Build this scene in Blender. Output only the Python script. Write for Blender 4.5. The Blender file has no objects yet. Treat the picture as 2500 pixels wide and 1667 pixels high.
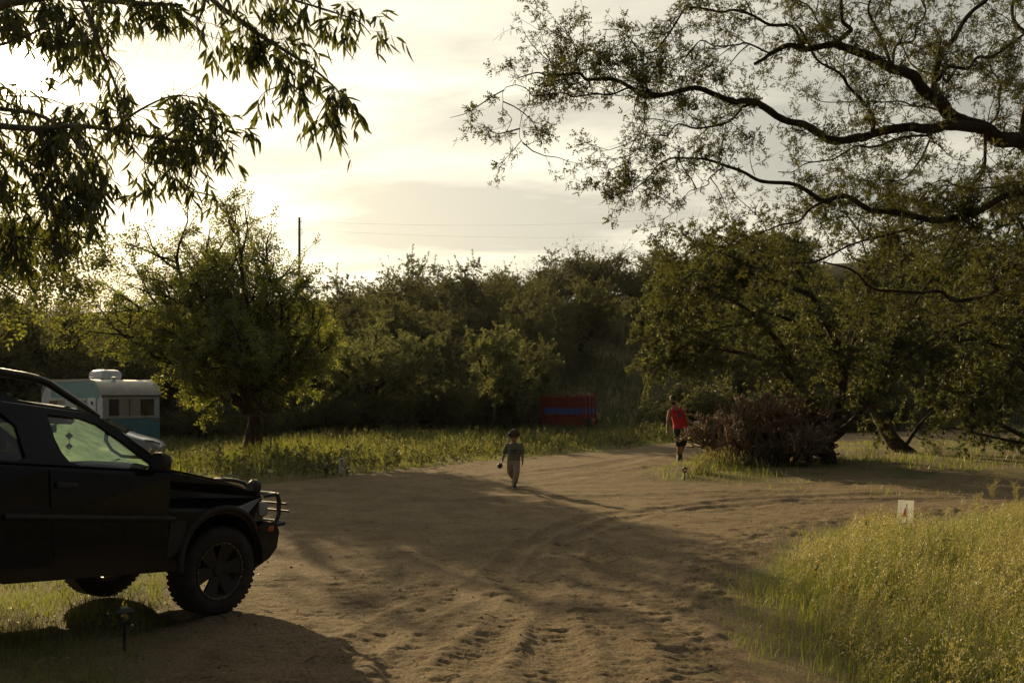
import bpy, bmesh, math, random
import numpy as np
from mathutils import Vector, Matrix, noise as mnoise
from mathutils.geometry import tessellate_polygon

scene = bpy.context.scene
COL = scene.collection
RAD = math.radians
PI = math.pi

# ------------------------------------------------------------------ camera
F_PX, EYE, HORIZON = 2222.0, 1.95, 960.0          # focal length and horizon for a 2500 px wide frame
cam_data = bpy.data.cameras.new('camera')
cam_data.sensor_width = 36.0
cam_data.lens = 32.0
cam_data.shift_y = (HORIZON - 833.5) / 2500.0
cam_data.clip_start = 0.05
cam_data.clip_end = 6000.0
cam = bpy.data.objects.new('camera', cam_data)
cam.location = (0, 0, EYE)
cam.rotation_euler = (RAD(90), 0, 0)
COL.objects.link(cam)
scene.camera = cam

# ------------------------------------------------------------------ light
SUN_AZ, SUN_EL = RAD(-28.5), RAD(17.4)            # azimuth from +Y, towards -X
SUN_DIR = Vector((math.sin(SUN_AZ) * math.cos(SUN_EL), math.cos(SUN_AZ) * math.cos(SUN_EL), math.sin(SUN_EL)))
sun_data = bpy.data.lights.new('sun', 'SUN')
sun_data.energy = 5.0
sun_data.angle = RAD(0.5)
sun_data.color = (1.0, 0.76, 0.41)
sun = bpy.data.objects.new('sun', sun_data)
sun.rotation_euler = SUN_DIR.to_track_quat('Z', 'Y').to_euler()
sun.location = (-20, 40, 30)
COL.objects.link(sun)

world = bpy.data.worlds.new('World')
scene.world = world
world.use_nodes = True
wn, wl = world.node_tree.nodes, world.node_tree.links
wn.clear()


def wnode(kind, **kw):
    n = wn.new(kind)
    for k, v in kw.items():
        setattr(n, k, v)
    return n


def wmath(op, a, b=None, clamp=False):
    n = wn.new('ShaderNodeMath')
    n.operation = op
    n.use_clamp = clamp
    for i, v in enumerate((a, b)):
        if v is None:
            continue
        if isinstance(v, (int, float)):
            n.inputs[i].default_value = v
        else:
            wl.new(v, n.inputs[i])
    return n.outputs[0]


def wmix(fac, a, b, mode='MIX'):
    n = wn.new('ShaderNodeMix')
    n.data_type = 'RGBA'
    n.blend_type = mode
    for sock, v in ((n.inputs[0], fac), (n.inputs[6], a), (n.inputs[7], b)):
        if isinstance(v, (int, float)):
            sock.default_value = v
        elif isinstance(v, tuple):
            sock.default_value = v
        else:
            wl.new(v, sock)
    return n.outputs[2]


sky = wnode('ShaderNodeTexSky')
sky.sky_type = 'NISHITA'
sky.sun_disc = False
sky.sun_elevation = SUN_EL
sky.sun_rotation = SUN_AZ
sky.air_density = 1.3
sky.dust_density = 2.6
sky.ozone_density = 1.0
tc = wnode('ShaderNodeTexCoord')
sepn = wnode('ShaderNodeSeparateXYZ')
wl.new(tc.outputs['Generated'], sepn.inputs[0])
zc = wmath('ADD', wmath('MAXIMUM', sepn.outputs[2], 0.0), 0.16)
comb = wnode('ShaderNodeCombineXYZ')
wl.new(wmath('DIVIDE', sepn.outputs[0], zc), comb.inputs[0])
wl.new(wmath('MULTIPLY', wmath('DIVIDE', sepn.outputs[1], zc), 2.3), comb.inputs[1])
cn = wnode('ShaderNodeTexNoise')
cn.inputs['Scale'].default_value = 0.85
cn.inputs['Detail'].default_value = 7.0
cn.inputs['Roughness'].default_value = 0.56
cn.inputs['Distortion'].default_value = 0.45
wl.new(comb.outputs[0], cn.inputs['Vector'])
cr = wnode('ShaderNodeValToRGB')
cr.color_ramp.elements[0].position = 0.42
cr.color_ramp.elements[1].position = 0.60
wl.new(cn.outputs['Fac'], cr.inputs[0])
dotn = wnode('ShaderNodeVectorMath', operation='DOT_PRODUCT')
wl.new(tc.outputs['Generated'], dotn.inputs[0])
dotn.inputs[1].default_value = tuple(SUN_DIR)
dp = wmath('MAXIMUM', dotn.outputs['Value'], 0.0)
halo_wide = wmath('POWER', wmath('ADD', wmath('MULTIPLY', dotn.outputs['Value'], 0.5), 0.5), 3.0)
halo_mid = wmath('POWER', dp, 45.0)
halo_sun = wmath('POWER', dp, 3200.0)
SKY_STRENGTH = 0.063
# thin veil of cloud: blue-grey away from the sun, cream and brighter towards it
veil = wmix(halo_wide, (0.42, 0.52, 0.72, 1), (10.0, 9.4, 7.5, 1))
cloud = wmix(halo_wide, (0.9, 1.0, 1.15, 1), (17.5, 16.2, 12.4, 1))
layer = wmix(cr.outputs[0], veil, cloud)
skyc = wmix(0.86, sky.outputs[0], layer)
glow = wmix(1.0, skyc, wmix(halo_mid, (0, 0, 0, 1), (2.4, 2.0, 1.1, 1)), 'ADD')
glow = wmix(1.0, glow, wmix(halo_sun, (0, 0, 0, 1), (160, 140, 95, 1)), 'ADD')
bg = wnode('ShaderNodeBackground')
bg.inputs['Strength'].default_value = SKY_STRENGTH
wl.new(glow, bg.inputs['Color'])
wout = wnode('ShaderNodeOutputWorld')
wl.new(bg.outputs[0], wout.inputs['Surface'])

scene.view_settings.view_transform = 'Standard'
scene.view_settings.look = 'None'
scene.view_settings.exposure = 0.50
scene.view_settings.gamma = 1.0
scene.view_settings.use_curve_mapping = False
scene.render.engine = 'CYCLES'
scene.cycles.max_bounces = 7
scene.cycles.diffuse_bounces = 3
scene.cycles.transparent_max_bounces = 10
scene.cycles.use_adaptive_sampling = True


# ------------------------------------------------------------------ helpers
def at(px, py, Y):
    """World point at distance Y that the photograph shows at (px, py)."""
    return np.array([(px - 1250.0) / F_PX * Y, Y, EYE - (py - HORIZON) / F_PX * Y])


def tag(o, label=None, cat=None, group=None, kind=None):
    if label:
        o['label'] = label
    if cat:
        o['category'] = cat
    if group:
        o['group'] = group
    if kind:
        o['kind'] = kind
    return o


def empty(name, loc=(0, 0, 0), rz=0.0, parent=None):
    o = bpy.data.objects.new(name, None)
    o.empty_display_size = 0.2
    o.location = loc
    o.rotation_euler = (0, 0, rz)
    COL.objects.link(o)
    if parent:
        o.parent = parent
    return o


def mesh_np(name, V, faces, smooth=False):
    """Mesh from a vertex array and a list of index arrays (one per polygon size)."""
    V = np.asarray(V, dtype=np.float32).reshape(-1, 3)
    me = bpy.data.meshes.new(name)
    faces = [np.asarray(f, dtype=np.int32) for f in faces if len(f)]
    me.vertices.add(len(V))
    me.vertices.foreach_set('co', V.ravel())
    loops = np.concatenate([f.ravel() for f in faces])
    starts, off = [], 0
    for f in faces:
        n, k = f.shape
        starts.append(off + np.arange(n, dtype=np.int32) * k)
        off += n * k
    starts = np.concatenate(starts)
    me.loops.add(len(loops))
    me.loops.foreach_set('vertex_index', loops)
    me.polygons.add(len(starts))
    me.polygons.foreach_set('loop_start', starts)
    if smooth:
        me.polygons.foreach_set('use_smooth', np.ones(len(starts), dtype=bool))
    me.update(calc_edges=True)
    return me


def link(name, me, mat, parent=None, loc=None):
    o = bpy.data.objects.new(name, me)
    COL.objects.link(o)
    if mat is not None and len(me.materials) == 0:
        me.materials.append(mat)
    if parent:
        o.parent = parent
    if loc is not None:
        o.location = loc
    return o


def obj_np(name, V, faces, mat, parent=None, smooth=False, loc=None):
    return link(name, mesh_np(name, V, faces, smooth), mat, parent, loc)


def obj_bm(name, bm, mat, parent=None, smooth=True, loc=None):
    me = bpy.data.meshes.new(name)
    bm.normal_update()
    bm.to_mesh(me)
    bm.free()
    if smooth:
        for p in me.polygons:
            p.use_smooth = True
        try:
            me.set_sharp_from_angle(angle=RAD(38))
        except Exception:
            pass
    return link(name, me, mat, parent, loc)


def bm_box(bm, c, s, rot=None, bevel=0.0):
    """Box of size s centred on c, optionally rotated and bevelled."""
    M = Matrix.Translation(Vector(c))
    if rot is not None:
        M = M @ rot.to_4x4()
    r = bmesh.ops.create_cube(bm, size=1.0, matrix=M @ Matrix.Diagonal((s[0], s[1], s[2], 1)))
    if bevel > 0:
        es = {e for v in r['verts'] for e in v.link_edges}
        bmesh.ops.bevel(bm, geom=list(es), offset=bevel, segments=2, affect='EDGES', profile=0.5)


def bm_tube(bm, pts, radii, sides=8, caps=True):
    """Tube along a polyline with parallel-transported rings."""
    pts = [Vector(p) for p in pts]
    if isinstance(radii, (int, float)):
        radii = [radii] * len(pts)
    rings, ref = [], None
    for i, p in enumerate(pts):
        a = pts[max(i - 1, 0)]
        b = pts[min(i + 1, len(pts) - 1)]
        t = (b - a).normalized()
        if ref is None:
            ref = t.orthogonal().normalized()
        ref = (ref - t * ref.dot(t))
        ref = ref.normalized() if ref.length > 1e-6 else t.orthogonal().normalized()
        q = t.cross(ref)
        rings.append([bm.verts.new(p + (ref * math.cos(2 * PI * k / sides) + q * math.sin(2 * PI * k / sides)) * radii[i])
                      for k in range(sides)])
    for r0, r1 in zip(rings, rings[1:]):
        for k in range(sides):
            bm.faces.new((r0[k], r0[(k + 1) % sides], r1[(k + 1) % sides], r1[k]))
    if caps:
        bm.faces.new(list(reversed(rings[0])))
        bm.faces.new(rings[-1])


def bm_loft(bm, rings, closed=True, caps=True):
    """Skin a list of equally long point rings."""
    R = [[bm.verts.new(Vector(p)) for p in r] for r in rings]
    n = len(R[0])
    for a, b in zip(R, R[1:]):
        for k in range(n if closed else n - 1):
            bm.faces.new((a[k], a[(k + 1) % n], b[(k + 1) % n], b[k]))
    if caps and closed:
        bm.faces.new(list(reversed(R[0])))
        bm.faces.new(R[-1])
    return R


def bm_poly(bm, loops3):
    """Flat polygon with holes: loops3[0] is the outline, the others are holes."""
    vl = [[Vector(p) for p in lp] for lp in loops3]
    tris = tessellate_polygon(vl)
    vs = [bm.verts.new(p) for lp in vl for p in lp]
    for t in tris:
        try:
            bm.faces.new([vs[i] for i in t])
        except ValueError:
            pass


def ring(c, rx, ry, n=12, ax=(1, 0, 0), ay=(0, 1, 0), pw=1.0, ph=0.0):
    c, ax, ay = Vector(c), Vector(ax), Vector(ay)
    out = []
    for k in range(n):
        a = 2 * PI * k / n + ph
        ca, sa = math.cos(a), math.sin(a)
        ca = math.copysign(abs(ca) ** pw, ca)
        sa = math.copysign(abs(sa) ** pw, sa)
        out.append(c + ax * (rx * ca) + ay * (ry * sa))
    return out


# ------------------------------------------------------------------ materials
def mat_new(name):
    m = bpy.data.materials.new(name)
    m.use_nodes = True
    nt = m.node_tree
    nt.nodes.clear()
    out = nt.nodes.new('ShaderNodeOutputMaterial')
    return m, nt.nodes, nt.links, out


def mat_noise(name, c1, c2, scale=6.0, rough=0.7, bump=0.0, metal=0.0, coat=0.0, detail=6.0, bscale=None, spec=0.5, stretch=None):
    """Principled material whose colour wanders between two tones."""
    m, n, l, out = mat_new(name)
    b = n.new('ShaderNodeBsdfPrincipled')
    t = n.new('ShaderNodeTexCoord')
    nz = n.new('ShaderNodeTexNoise')
    nz.inputs['Scale'].default_value = scale
    nz.inputs['Detail'].default_value = detail
    vec = t.outputs['Object']
    if stretch:
        mp = n.new('ShaderNodeMapping')
        mp.inputs['Scale'].default_value = stretch
        l.new(vec, mp.inputs[0])
        vec = mp.outputs[0]
    l.new(vec, nz.inputs['Vector'])
    r = n.new('ShaderNodeValToRGB')
    r.color_ramp.elements[0].position = 0.32
    r.color_ramp.elements[1].position = 0.68
    r.color_ramp.elements[0].color = (*c1, 1)
    r.color_ramp.elements[1].color = (*c2, 1)
    l.new(nz.outputs['Fac'], r.inputs[0])
    l.new(r.outputs[0], b.inputs['Base Color'])
    b.inputs['Roughness'].default_value = rough
    b.inputs['Metallic'].default_value = metal
    b.inputs['Coat Weight'].default_value = coat
    b.inputs['Specular IOR Level'].default_value = spec
    if bump:
        nb = n.new('ShaderNodeTexNoise')
        nb.inputs['Scale'].default_value = bscale or scale * 4
        nb.inputs['Detail'].default_value = 8
        l.new(vec, nb.inputs['Vector'])
        bp = n.new('ShaderNodeBump')
        bp.inputs['Strength'].default_value = bump
        bp.inputs['Distance'].default_value = 0.03
        l.new(nb.outputs['Fac'], bp.inputs['Height'])
        l.new(bp.outputs[0], b.inputs['Normal'])
    l.new(b.outputs[0], out.inputs[0])
    return m


def mat_leaf(name, c1, c2, t1, t2, trans=0.5, gloss=0.06):
    """Leaf: diffuse top, light shining through, a slight wax gloss; tone varies leaf by leaf."""
    m, n, l, out = mat_new(name)
    g = n.new('ShaderNodeNewGeometry')

    def two(a, b):
        r = n.new('ShaderNodeValToRGB')
        r.color_ramp.elements[0].color = (*a, 1)
        r.color_ramp.elements[1].color = (*b, 1)
        l.new(g.outputs['Random Per Island'], r.inputs[0])
        return r.outputs[0]
    d = n.new('ShaderNodeBsdfDiffuse')
    l.new(two(c1, c2), d.inputs['Color'])
    t = n.new('ShaderNodeBsdfTranslucent')
    l.new(two(t1, t2), t.inputs['Color'])
    mx = n.new('ShaderNodeMixShader')
    mx.inputs[0].default_value = trans
    l.new(d.outputs[0], mx.inputs[1])
    l.new(t.outputs[0], mx.inputs[2])
    gl = n.new('ShaderNodeBsdfGlossy')
    gl.inputs['Roughness'].default_value = 0.45
    m2 = n.new('ShaderNodeMixShader')
    m2.inputs[0].default_value = gloss
    l.new(mx.outputs[0], m2.inputs[1])
    l.new(gl.outputs[0], m2.inputs[2])
    l.new(m2.outputs[0], out.inputs[0])
    return m


M = {}
M['bark'] = mat_noise('bark', (0.028, 0.020, 0.014), (0.075, 0.055, 0.040), 9, 0.9, 0.8, bscale=24, spec=0.2, stretch=(1, 1, 0.35))
M['twig'] = mat_noise('twig', (0.035, 0.025, 0.018), (0.085, 0.062, 0.042), 14, 0.9, spec=0.2)
M['pale_bark'] = mat_noise('pale_bark', (0.10, 0.085, 0.068), (0.20, 0.17, 0.14), 7, 0.85, 0.5, bscale=20, spec=0.2)
M['mesquite_leaf'] = mat_leaf('mesquite_leaf', (0.040, 0.058, 0.016), (0.075, 0.095, 0.028), (0.11, 0.13, 0.02), (0.22, 0.22, 0.04), 0.43)
M['hill_leaf'] = mat_leaf('hill_leaf', (0.048, 0.060, 0.024), (0.098, 0.104, 0.044), (0.12, 0.135, 0.035), (0.22, 0.21, 0.06), 0.45)
M['pale_leaf'] = mat_leaf('pale_leaf', (0.085, 0.105, 0.045), (0.14, 0.16, 0.075), (0.20, 0.22, 0.06), (0.34, 0.34, 0.10), 0.45)
M['elm_leaf'] = mat_leaf('elm_leaf', (0.036, 0.052, 0.012), (0.070, 0.088, 0.022), (0.16, 0.20, 0.022), (0.32, 0.32, 0.05), 0.5)
M['near_mesquite_leaf'] = mat_leaf('near_mesquite_leaf', (0.030, 0.036, 0.012), (0.052, 0.058, 0.020), (0.07, 0.075, 0.012), (0.13, 0.125, 0.025), 0.4, 0.03)  # darker copy of the mesquite leaf: its shaded, backlit look is in the colour
M['euca_leaf'] = mat_leaf('euca_leaf', (0.032, 0.042, 0.013), (0.062, 0.070, 0.022), (0.10, 0.12, 0.016), (0.20, 0.20, 0.03), 0.42, 0.045)
M['grass'] = mat_leaf('grass', (0.045, 0.075, 0.014), (0.100, 0.120, 0.028), (0.17, 0.22, 0.022), (0.34, 0.34, 0.06), 0.52)
M['dark_grass'] = mat_leaf('dark_grass', (0.030, 0.046, 0.016), (0.060, 0.075, 0.028), (0.06, 0.085, 0.02), (0.12, 0.14, 0.04), 0.45)
M['seed'] = mat_leaf('seed', (0.21, 0.18, 0.06), (0.34, 0.30, 0.12), (0.29, 0.26, 0.06), (0.46, 0.41, 0.13), 0.5)
M['dry'] = mat_leaf('dry', (0.16, 0.12, 0.065), (0.30, 0.23, 0.13), (0.16, 0.12, 0.06), (0.28, 0.22, 0.11), 0.4)
# ------------------------------------------------------------------ terrain
def sstep(a, b, x):
    t = np.clip((np.asarray(x, float) - a) / (b - a), 0, 1)
    return t * t * (3 - 2 * t)


_prng = np.random.default_rng(5)
_PERM = _prng.permutation(512)
_GRAD = _prng.random(512)


def vnoise(x, y):
    """Smooth value noise in 0..1 for arrays."""
    x = np.asarray(x, float)
    y = np.asarray(y, float)
    xi, yi = np.floor(x).astype(int), np.floor(y).astype(int)
    xf, yf = x - xi, y - yi
    u, v = xf * xf * (3 - 2 * xf), yf * yf * (3 - 2 * yf)

    def h(i, j):
        return _GRAD[(_PERM[(i & 511)] + j) & 511]
    return (h(xi, yi) * (1 - u) + h(xi + 1, yi) * u) * (1 - v) + (h(xi, yi + 1) * (1 - u) + h(xi + 1, yi + 1) * u) * v


def fbm(x, y, o=4):
    s, a, n = 0, 0.5, 0
    for i in range(o):
        s = s + a * vnoise(x * 2 ** i + 17.3 * i, y * 2 ** i + 5.1 * i)
        n += a
        a *= 0.5
    return s / n


def soft(x, xp, fp):
    """Interpolation with rounded corners."""
    return sum(np.interp(x + o, xp, fp) for o in np.linspace(-9, 9, 9)) / 9.0


def hill(x, y):
    """Broad shape of the land: level yard, a bank at lower left, the hillside behind."""
    x = np.asarray(x, float)
    y = np.asarray(y, float)
    base = soft(x, [-60, -20, 0, 15, 25, 45], [44, 43, 45, 50, 56, 60])
    top = soft(x, [-60, -40, -15, 0, 18, 50, 90], [5.4, 5.6, 6.6, 9.6, 14.0, 18.5, 21])
    t = np.clip((y - base) / 44.0, 0, None)
    z = top * np.where(t < 1, sstep(0, 1, np.clip(t, 0, 1)) * 0.55 + np.clip(t, 0, 1) * 0.45, 1 + 0.03 * np.clip(t - 1, 0, 4))
    z = z + 1.4 * (fbm(x * 0.07 + 3, y * 0.07) - 0.5) * sstep(46, 62, y)
    # the yard dips to the left, where the caravan stands
    z = z - 0.36 * sstep(-7.0, -11.0, x) * sstep(20, 27, y) * (1 - sstep(44, 52, y))
    # bank under the tail of the parked car
    d = (-(x + 3.3) * 0.5 - (y - 8.2) * 0.866)
    z = z + 0.105 * np.clip(d - 0.1, 0, 3.6) * sstep(-1.2, -3.2, x) * (1 - sstep(8.6, 9.6, y))
    # island of trees on the right stands a hand higher
    z = z + 0.10 * sstep(3.2, 6.0, x) * sstep(19.5, 22.5, y) * (1 - sstep(33, 36, y))
    return z


def poly_sd(x, y, P):
    """Signed distance to a polygon (positive inside)."""
    x = np.asarray(x, float)
    y = np.asarray(y, float)
    P = np.asarray(P, float)
    d = np.full(x.shape, 1e9)
    ins = np.zeros(x.shape, bool)
    for (ax, ay), (bx, by) in zip(P, np.roll(P, -1, 0)):
        ex, ey = bx - ax, by - ay
        t = np.clip(((x - ax) * ex + (y - ay) * ey) / (ex * ex + ey * ey + 1e-12), 0, 1)
        d = np.minimum(d, np.hypot(x - ax - t * ex, y - ay - t * ey))
        c = ((ay > y) != (by > y))
        with np.errstate(divide='ignore', invalid='ignore'):
            xi = ex * (y - ay) / (by - ay + 1e-15) + ax
        ins ^= c & (x < xi)
    return np.where(ins, d, -d)


ROAD = [(-2.1, 4.0), (-2.3, 6.2), (-3.0, 8.0), (-3.5, 10.5), (-5.5, 12.5), (-12, 13.5), (-24, 14.0), (-24, 21.5), (-12, 20.2),
        (-5.4, 19.6), (-4.4, 20.4), (-2.7, 23.3), (-0.9, 26.3), (2.1, 29.6), (5.5, 33.5), (9.5, 38.5), (16, 44.0), (30, 50), (46, 54),
        (46, 47), (28, 42), (17.5, 38.5), (11.5, 34.0), (7.0, 29.0), (4.2, 25.2), (3.2, 22.0), (3.6, 20.0), (5.2, 19.6), (8.5, 20.4), (14, 20.6),
        (24, 20), (24, 15.5), (10, 15.6), (7.0, 14.4), (4.4, 13.2), (3.3, 11.6), (2.45, 10.0), (1.95, 8.2), (1.75, 6.2), (1.6, 4.0)]
FIELD = [(1.95, 4.0), (2.0, 6.2), (2.2, 8.2), (2.7, 9.8), (3.5, 11.3), (4.6, 12.9), (7.0, 14.1), (10.0, 15.3), (24, 15.2), (24, 4.0)]


def road_in(x, y):
    return poly_sd(x, y, ROAD) + 0.55 * (fbm(np.asarray(x) * 0.9, np.asarray(y) * 0.9) - 0.5) + 0.25 * (vnoise(np.asarray(x) * 3.1, np.asarray(y) * 3.1) - 0.5)


TRACKS = [  # wheel ruts across the yard: polyline, half gauge
    ([(-1.6, 5.0), (-1.0, 7.4), (-0.25, 9.2), (0.15, 11.5), (1.2, 14.0), (4.0, 16.3), (9, 17.6), (24, 18.2)], 0.12),
    ([(-0.3, 6.4), (0.05, 8.0), (0.55, 10.2), (0.9, 12.5), (2.2, 14.6), (5, 16.0), (10, 16.8), (24, 17.2)], 0.12),
    ([(1.2, 4.6), (1.35, 7.0), (1.3, 9.0), (0.9, 11.0), (-0.4, 13.2), (-3, 15.2), (-8, 16.5), (-20, 17)], 0.16),
    ([(0.2, 4.6), (0.35, 7.0), (0.2, 9.0), (-0.4, 11.0), (-1.6, 12.8), (-4, 14.4), (-9, 15.2), (-20, 15.6)], 0.16),
    ([(-14, 18.2), (-6, 17.6), (-1, 17.8), (4, 18.8), (9, 19.2), (24, 19.3)], 0.2),
    ([(-14, 16.4), (-6, 15.9), (-1, 16.2), (4, 17.3), (9, 17.9), (24, 18.6)], 0.2),
    ([(-6, 18.8), (-1, 20.4), (2, 23.5), (4.6, 28), (9, 33.5)], 0.22),
    ([(-6, 17.4), (-0.4, 18.6), (3.0, 22.4), (6.0, 27), (10, 32)], 0.22),
]


def road_relief(x, y):
    """Ruts, ripples and clods of the dirt surface, in metres."""
    z = 0.045 * (fbm(x * 0.8, y * 0.8) - 0.5) + 0.022 * (fbm(x * 3.0, y * 4.5) - 0.5)
    for k, (P, w) in enumerate(TRACKS):
        d = np.full(np.shape(x), 1e9)
        s = np.zeros(np.shape(x))
        acc = 0.0
        for (ax, ay), (bx, by) in zip(P, P[1:]):
            ex, ey = bx - ax, by - ay
            L = math.hypot(ex, ey)
            t = np.clip(((x - ax) * ex + (y - ay) * ey) / (L * L), 0, 1)
            dd = np.hypot(x - ax - t * ex, y - ay - t * ey)
            near = dd < d
            d = np.where(near, dd, d)
            s = np.where(near, acc + t * L, s)
            acc += L
        wob = w * (0.8 + 0.4 * vnoise(s * 0.7, s * 0 + k))
        amp = 0.3 + 0.9 * vnoise(s * 0.5 + 9 * k, s * 0 + 3 + k)
        rut = np.exp(-(d / wob) ** 2)
        shoulder = np.exp(-((d - 1.9 * wob) / (0.55 * wob)) ** 2)
        tread = 0.5 + 0.5 * np.sin(s * 2 * PI / 0.085)
        z = z + amp * (-0.028 * rut + 0.019 * shoulder + 0.011 * rut * tread * (d < wob))
    # rough trampled strip along the grass on the right and loose clods all over
    e = poly_sd(x, y, FIELD)
    rough = np.exp(-((e + 0.55) / 0.5) ** 2)
    z = z + (0.007 + 0.036 * rough) * (vnoise(x * 9, y * 11) - 0.4)
    pits = vnoise(x * 5 + 40, y * 13)
    z = z - 0.015 * sstep(0.70, 0.86, pits) * sstep(0.42, 0.62, fbm(x * 0.7 + 8, y * 0.7))
    z = z + 0.008 * (vnoise(x * 19, y * 30) - 0.5) + 0.009 * (vnoise(x * 46, y * 58) - 0.5) * sstep(16, 9, y)
    z = z - 0.012 * sstep(0.66, 0.80, vnoise(x * 8 + 71, y * 24)) * sstep(0.35, 0.6, fbm(x * 0.9 + 2, y * 1.3 + 7))
    return z


def ground_z(x, y):
    x = np.asarray(x, float)
    y = np.asarray(y, float)
    return hill(x, y) + 0.06 * (fbm(x * 0.5 + 30, y * 0.5) - 0.5)


def gz(x, y):
    return float(ground_z(np.array([x]), np.array([y]))[0])


def grid_mesh(xs_rows, ys):
    """Grid whose rows each have their own x positions."""
    nx = xs_rows.shape[1]
    X = xs_rows
    Y = np.repeat(ys[:, None], nx, 1)
    ny = len(ys)
    idx = np.arange(nx * ny).reshape(ny, nx)
    q = np.stack([idx[:-1, :-1], idx[:-1, 1:], idx[1:, 1:], idx[1:, :-1]], -1).reshape(-1, 4)
    return X, Y, q


def mat_ground(name, tones, scale, bump, dry=None):
    m, n, l, out = mat_new(name)
    b = n.new('ShaderNodeBsdfPrincipled')
    t = n.new('ShaderNodeTexCoord')

    def nz(s, d=8, r=0.6):
        q = n.new('ShaderNodeTexNoise')
        q.inputs['Scale'].default_value = s
        q.inputs['Detail'].default_value = d
        q.inputs['Roughness'].default_value = r
        l.new(t.outputs['Object'], q.inputs['Vector'])
        return q.outputs['Fac']

    def ramp(f, a, c, p0=0.35, p1=0.65):
        r = n.new('ShaderNodeValToRGB')
        r.color_ramp.elements[0].position = p0
        r.color_ramp.elements[1].position = p1
        r.color_ramp.elements[0].color = (*a, 1)
        r.color_ramp.elements[1].color = (*c, 1)
        l.new(f, r.inputs[0])
        return r.outputs[0]

    def mix(f, a, c, mode='MIX'):
        q = n.new('ShaderNodeMix')
        q.data_type = 'RGBA'
        q.blend_type = mode
        if isinstance(f, float):
            q.inputs[0].default_value = f
        else:
            l.new(f, q.inputs[0])
        l.new(a, q.inputs[6])
        l.new(c, q.inputs[7])
        return q.outputs[2]
    c = mix(nz(0.35), ramp(nz(scale), tones[0], tones[1]), ramp(nz(scale * 0.7), tones[1], tones[2]))
    speck = ramp(nz(42.0, 4, 0.7), (0.45, 0.42, 0.38), (1.35, 1.35, 1.35), 0.38, 0.62)
    c = mix(0.75, c, speck, 'MULTIPLY')
    if dry:
        c = mix(ramp(nz(0.8, 6), (0, 0, 0), (1, 1, 1), 0.45, 0.6), c, ramp(nz(5.0), dry[0], dry[1]))
    l.new(c, b.inputs['Base Color'])
    b.inputs['Roughness'].default_value = 0.95
    b.inputs['Specular IOR Level'].default_value = 0.12
    b1 = n.new('ShaderNodeBump')
    b1.inputs['Strength'].default_value = bump
    b1.inputs['Distance'].default_value = 0.02
    l.new(nz(34.0, 10, 0.68), b1.inputs['Height'])
    b2 = n.new('ShaderNodeBump')
    b2.inputs['Strength'].default_value = bump
    b2.inputs['Distance'].default_value = 0.006
    l.new(nz(150.0, 5, 0.7), b2.inputs['Height'])
    l.new(b1.outputs[0], b2.inputs['Normal'])
    l.new(b2.outputs[0], b.inputs['Normal'])
    l.new(b.outputs[0], out.inputs[0])
    return m


M['dirt'] = mat_ground('dirt', [(0.100, 0.073, 0.043), (0.178, 0.132, 0.078), (0.262, 0.200, 0.124)], 2.2, 0.9)
M['soil'] = mat_ground('soil', [(0.10, 0.085, 0.045), (0.17, 0.13, 0.075), (0.22, 0.17, 0.10)], 1.6, 0.8, dry=[(0.06, 0.07, 0.025), (0.12, 0.11, 0.05)])

# the ground: one sheet to the horizon
ys = np.concatenate([np.linspace(-30, 3, 14), np.geomspace(3.4, 60, 170), np.linspace(61.5, 130, 50), np.geomspace(140, 2600, 22)])
half = np.interp(ys, [-30, 3, 60, 130, 2600], [70, 70, 110, 190, 3200])
uu = np.linspace(-1, 1, 161)
uu = np.sign(uu) * np.abs(uu) ** 2.0
X, Y, q = grid_mesh(half[:, None] * uu[None, :], ys)
Z = ground_z(X, Y)
Z = np.where(Y < 60, Z, Z)
obj_np('ground', np.stack([X, Y, Z], -1), [q], M['soil'], smooth=True)['kind'] = 'structure'

# the dirt road and yard: its edges dip under the ground so the border is ragged
ys = np.concatenate([np.geomspace(4.2, 24, 430), np.geomspace(24.1, 56, 70)])
u0 = np.linspace(-1, 1, 460)
xs = np.where(ys[:, None] < 24, 0, 0) + (np.interp(ys, [4.2, 10, 20, 24, 56], [3.1, 6.5, 13, 18, 40]))[:, None] * u0[None, :]
xs = xs + np.interp(ys, [4.2, 24, 56], [0, 1, 8])[:, None]
X, Y, q = grid_mesh(xs, ys)
inside = road_in(X, Y)
Z = ground_z(X, Y) + 0.006 + np.clip(inside, -0.25, 0.35) * 0.10 + road_relief(X, Y) * sstep(-0.1, 0.35, inside)
keep = (inside.ravel()[q] > -0.22).any(1)
q = q[keep]
used = np.unique(q)
remap = -np.ones(X.size, dtype=np.int64)
remap[used] = np.arange(len(used))
V = np.stack([X, Y, Z], -1).reshape(-1, 3)[used]
obj_np('dirt_road', V, [remap[q]], M['dirt'], smooth=True)['kind'] = 'structure'


def surf_z(x, y):
    """Height of whatever one stands on at (x, y)."""
    x = np.asarray(x, float)
    y = np.asarray(y, float)
    ins = road_in(x, y)
    r = ground_z(x, y) + 0.006 + np.clip(ins, -0.25, 0.35) * 0.10 + road_relief(x, y) * sstep(-0.1, 0.35, ins)
    return np.maximum(ground_z(x, y), np.where(ins > -0.2, r, -99))


def sz(x, y):
    return float(surf_z(np.array([float(x)]), np.array([float(y)]))[0])
# ------------------------------------------------------------------ tree toolkit
def norm(a):
    return a / np.maximum(np.linalg.norm(a, axis=-1, keepdims=True), 1e-9)


def grow(P, D, L, nseg, wob, trop, rng):
    """Grow k shoots at once; returns points (k, nseg+1, 3)."""
    P, D = np.array(P, float), norm(np.array(D, float))
    L = np.asarray(L, float)
    out = [P.copy()]
    for i in range(nseg):
        D = norm(D + wob * rng.normal(size=D.shape) + np.asarray(trop))
        P = P + D * (L / nseg)[:, None]
        out.append(P.copy())
    return np.stack(out, 1)


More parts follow.
